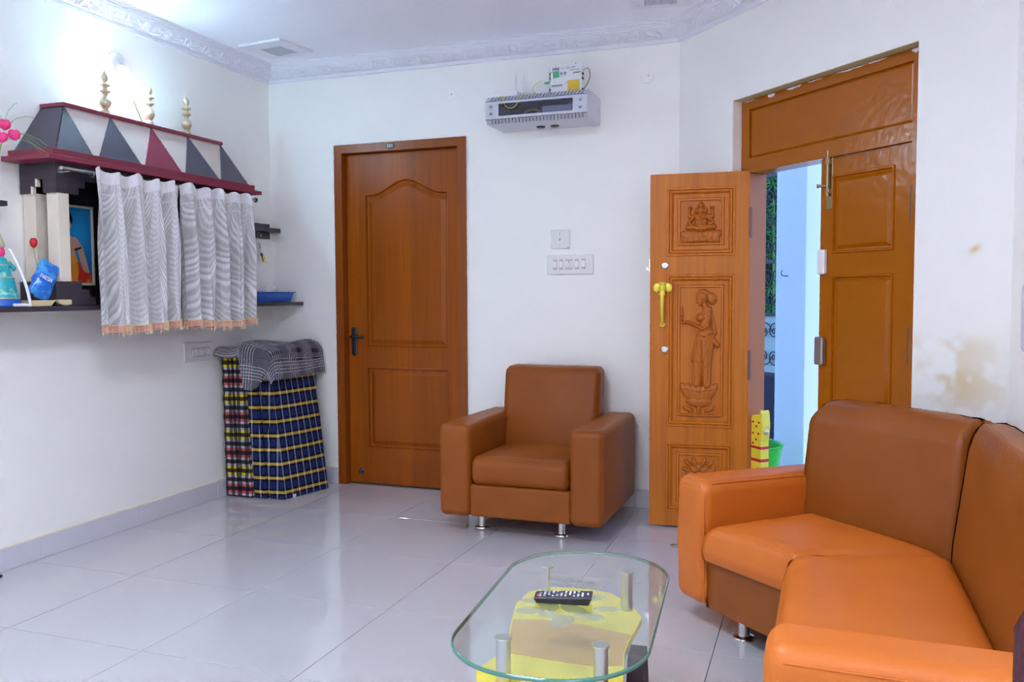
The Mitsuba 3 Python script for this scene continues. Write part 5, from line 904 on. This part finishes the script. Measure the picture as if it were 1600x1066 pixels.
rp = hull([(0.346, -0.495, 0.001), (0.405, -0.485, 0.001), (0.485, -0.150, 0.001), (0.36, -0.08, 0.001), (0.271, -0.475, 0.84), (0.300, -0.465, 0.84), (0.345, -0.085, 0.84), (0.271, -0.07, 0.84)])
rp = rp.subdivide_to_size(0.06); obj('fold', rp, 'mat_blue_plaid', bu, smooth=30, label='flat blue plaid side fold')
obj('care_tag', bx((0.425, -0.435, 0.002), (0.428, -0.405, 0.022)), 'mat_white', bu, M=rot(0, [0, 0, 1]), label='white care tag')
bl = thing('blanket', 'folded grey checked blanket draped over the plaid mattress', 'blanket')
def drape(thick, a0, a1, b0f, ztop, seed, hang):
    na, nb = 90, 110; A_, B2 = np.meshgrid(np.linspace(a0, a1, na), np.linspace(0, 1, nb), indexing='ij')
    edge = -0.56; h = hang(A_); bfront = edge - h; bb2 = -0.03 + (bfront + 0.03) * B2
    over = np.maximum(0, edge + 0.03 - bb2); sidex = np.maximum(0, A_ - 0.325)
    dist = np.sqrt(over ** 2 + sidex ** 2); R = 0.045; ang_ = np.clip(dist / R, 0, np.pi / 2 * 0.96); arc = R * np.sin(ang_); drop = R * (1 - np.cos(ang_)) + np.maximum(0, dist - R * np.pi / 2 * 0.96)
    rest = np.maximum(0, dist - R * np.pi / 2 * 0.96) * 0.12
    ux_ = np.where(dist > 1e-6, sidex / np.maximum(dist, 1e-6), 0); uy_ = np.where(dist > 1e-6, over / np.maximum(dist, 1e-6), 0)
    X = np.minimum(A_, 0.325) + ux_ * (arc + rest); Y = np.maximum(bb2, edge + 0.03) - uy_ * (arc + rest)
    Z = ztop - drop + 0.022 * np.exp(-((A_ - 0.12) / 0.10) ** 2) * np.sin(np.clip(-Y / 0.6, 0, 1) * 3.1) + 0.012 * np.sin(A_ * 26 + Y * 9 + seed) * np.exp(-drop * 8)
    V = np.stack([X, Y, Z], -1); n_ = np.cross(np.gradient(V, axis=0), np.gradient(V, axis=1)); n_ /= np.linalg.norm(n_, axis=-1, keepdims=True); n_ *= -np.sign(n_[na // 4, nb // 4, 2]) * -1
    Vo, Vi = (V + n_ * thick).reshape(-1, 3), V.reshape(-1, 3); idx = np.arange(na * nb).reshape(na, nb); q = np.stack([idx[:-1, :-1], idx[1:, :-1], idx[1:, 1:], idx[:-1, 1:]], -1).reshape(-1, 4); N = na * nb
    f = [q[:, [0, 1, 2]], q[:, [0, 2, 3]], q[:, [0, 2, 1]] + N, q[:, [0, 3, 2]] + N]
    for e in (idx[0], idx[-1], idx[:, 0], idx[:, -1]): f += [np.column_stack([e[:-1], e[1:], e[1:] + N]), np.column_stack([e[:-1], e[1:] + N, e[:-1] + N])]
    uv = np.column_stack([A_.ravel(), (bb2 + 0.9).ravel()]); return tm(np.vstack([Vo, Vi]), np.vstack(f)), np.vstack([uv, uv])
m, uv = drape(0.016, -0.0 + 0.004, 0.50, 0, 0.862, 1.0, lambda a: 0.030 + 0.185 * np.clip((a - 0.18) / 0.05, 0, 1) - 0.13 * np.clip((a - 0.28) / 0.2, 0, 1)); obj('cloth', m, 'mat_towel', bl, smooth=True, uv=uv)
m, uv = drape(0.014, 0.18, 0.53, 0, 0.884, 1.0, lambda a: 0.05 - 0.03 * np.clip((a - 0.30) / 0.2, 0, 1)); obj('cloth', m, 'mat_towel', bl, smooth=True, uv=uv, label='upper fold of the blanket')

# ------------------------------------------------------------------ small things
cr = thing('cord', 'thin brown cord loop on the floor beside the sofa arm', 'cord')
a = np.linspace(0, 2 * np.pi, 25)[:-1]; obj('loop', tube(np.column_stack([2.700 + 0.04 * np.cos(a), -0.66 - 0.02 * np.sin(a), 0.003 + 0.0 * a]), 0.0022, 6, closed=True), 'mat_old_brass', cr, smooth=True)
dr_ = thing('metal_ring', 'small dark metal ring on the floor at the left edge of the photo', 'ring'); obj('loop', tube(np.column_stack([0.060 + 0.014 * np.cos(a), -2.04 + 0.014 * np.sin(a), 0.006 + 0.0 * a]), 0.0045, 6, closed=True), 'mat_black', dr_, smooth=True)
gw = thing('wall_box', 'rounded grey plastic object on the right wall at the right edge of the photo', 'wall fixture'); obj('body', softbox((XR - 0.05, -1.92, 1.005), (XR - 0.001, -1.752, 1.215), 0.022, 5, 4), 'mat_grey_metal', gw, smooth=True)
post = thing('dark_post', 'dark maroon post for an unidentified thing close to the camera in the lower right corner', 'post')
obj('shaft', tube([(3.502, -3.653, 0), (3.502, -3.653, 0.843), (3.502, -3.653, 0.863)], [0.016, 0.016, 0.008], 16), 'mat_post', post, smooth=40)  # plain post standing for an unidentified dark thing near the camera
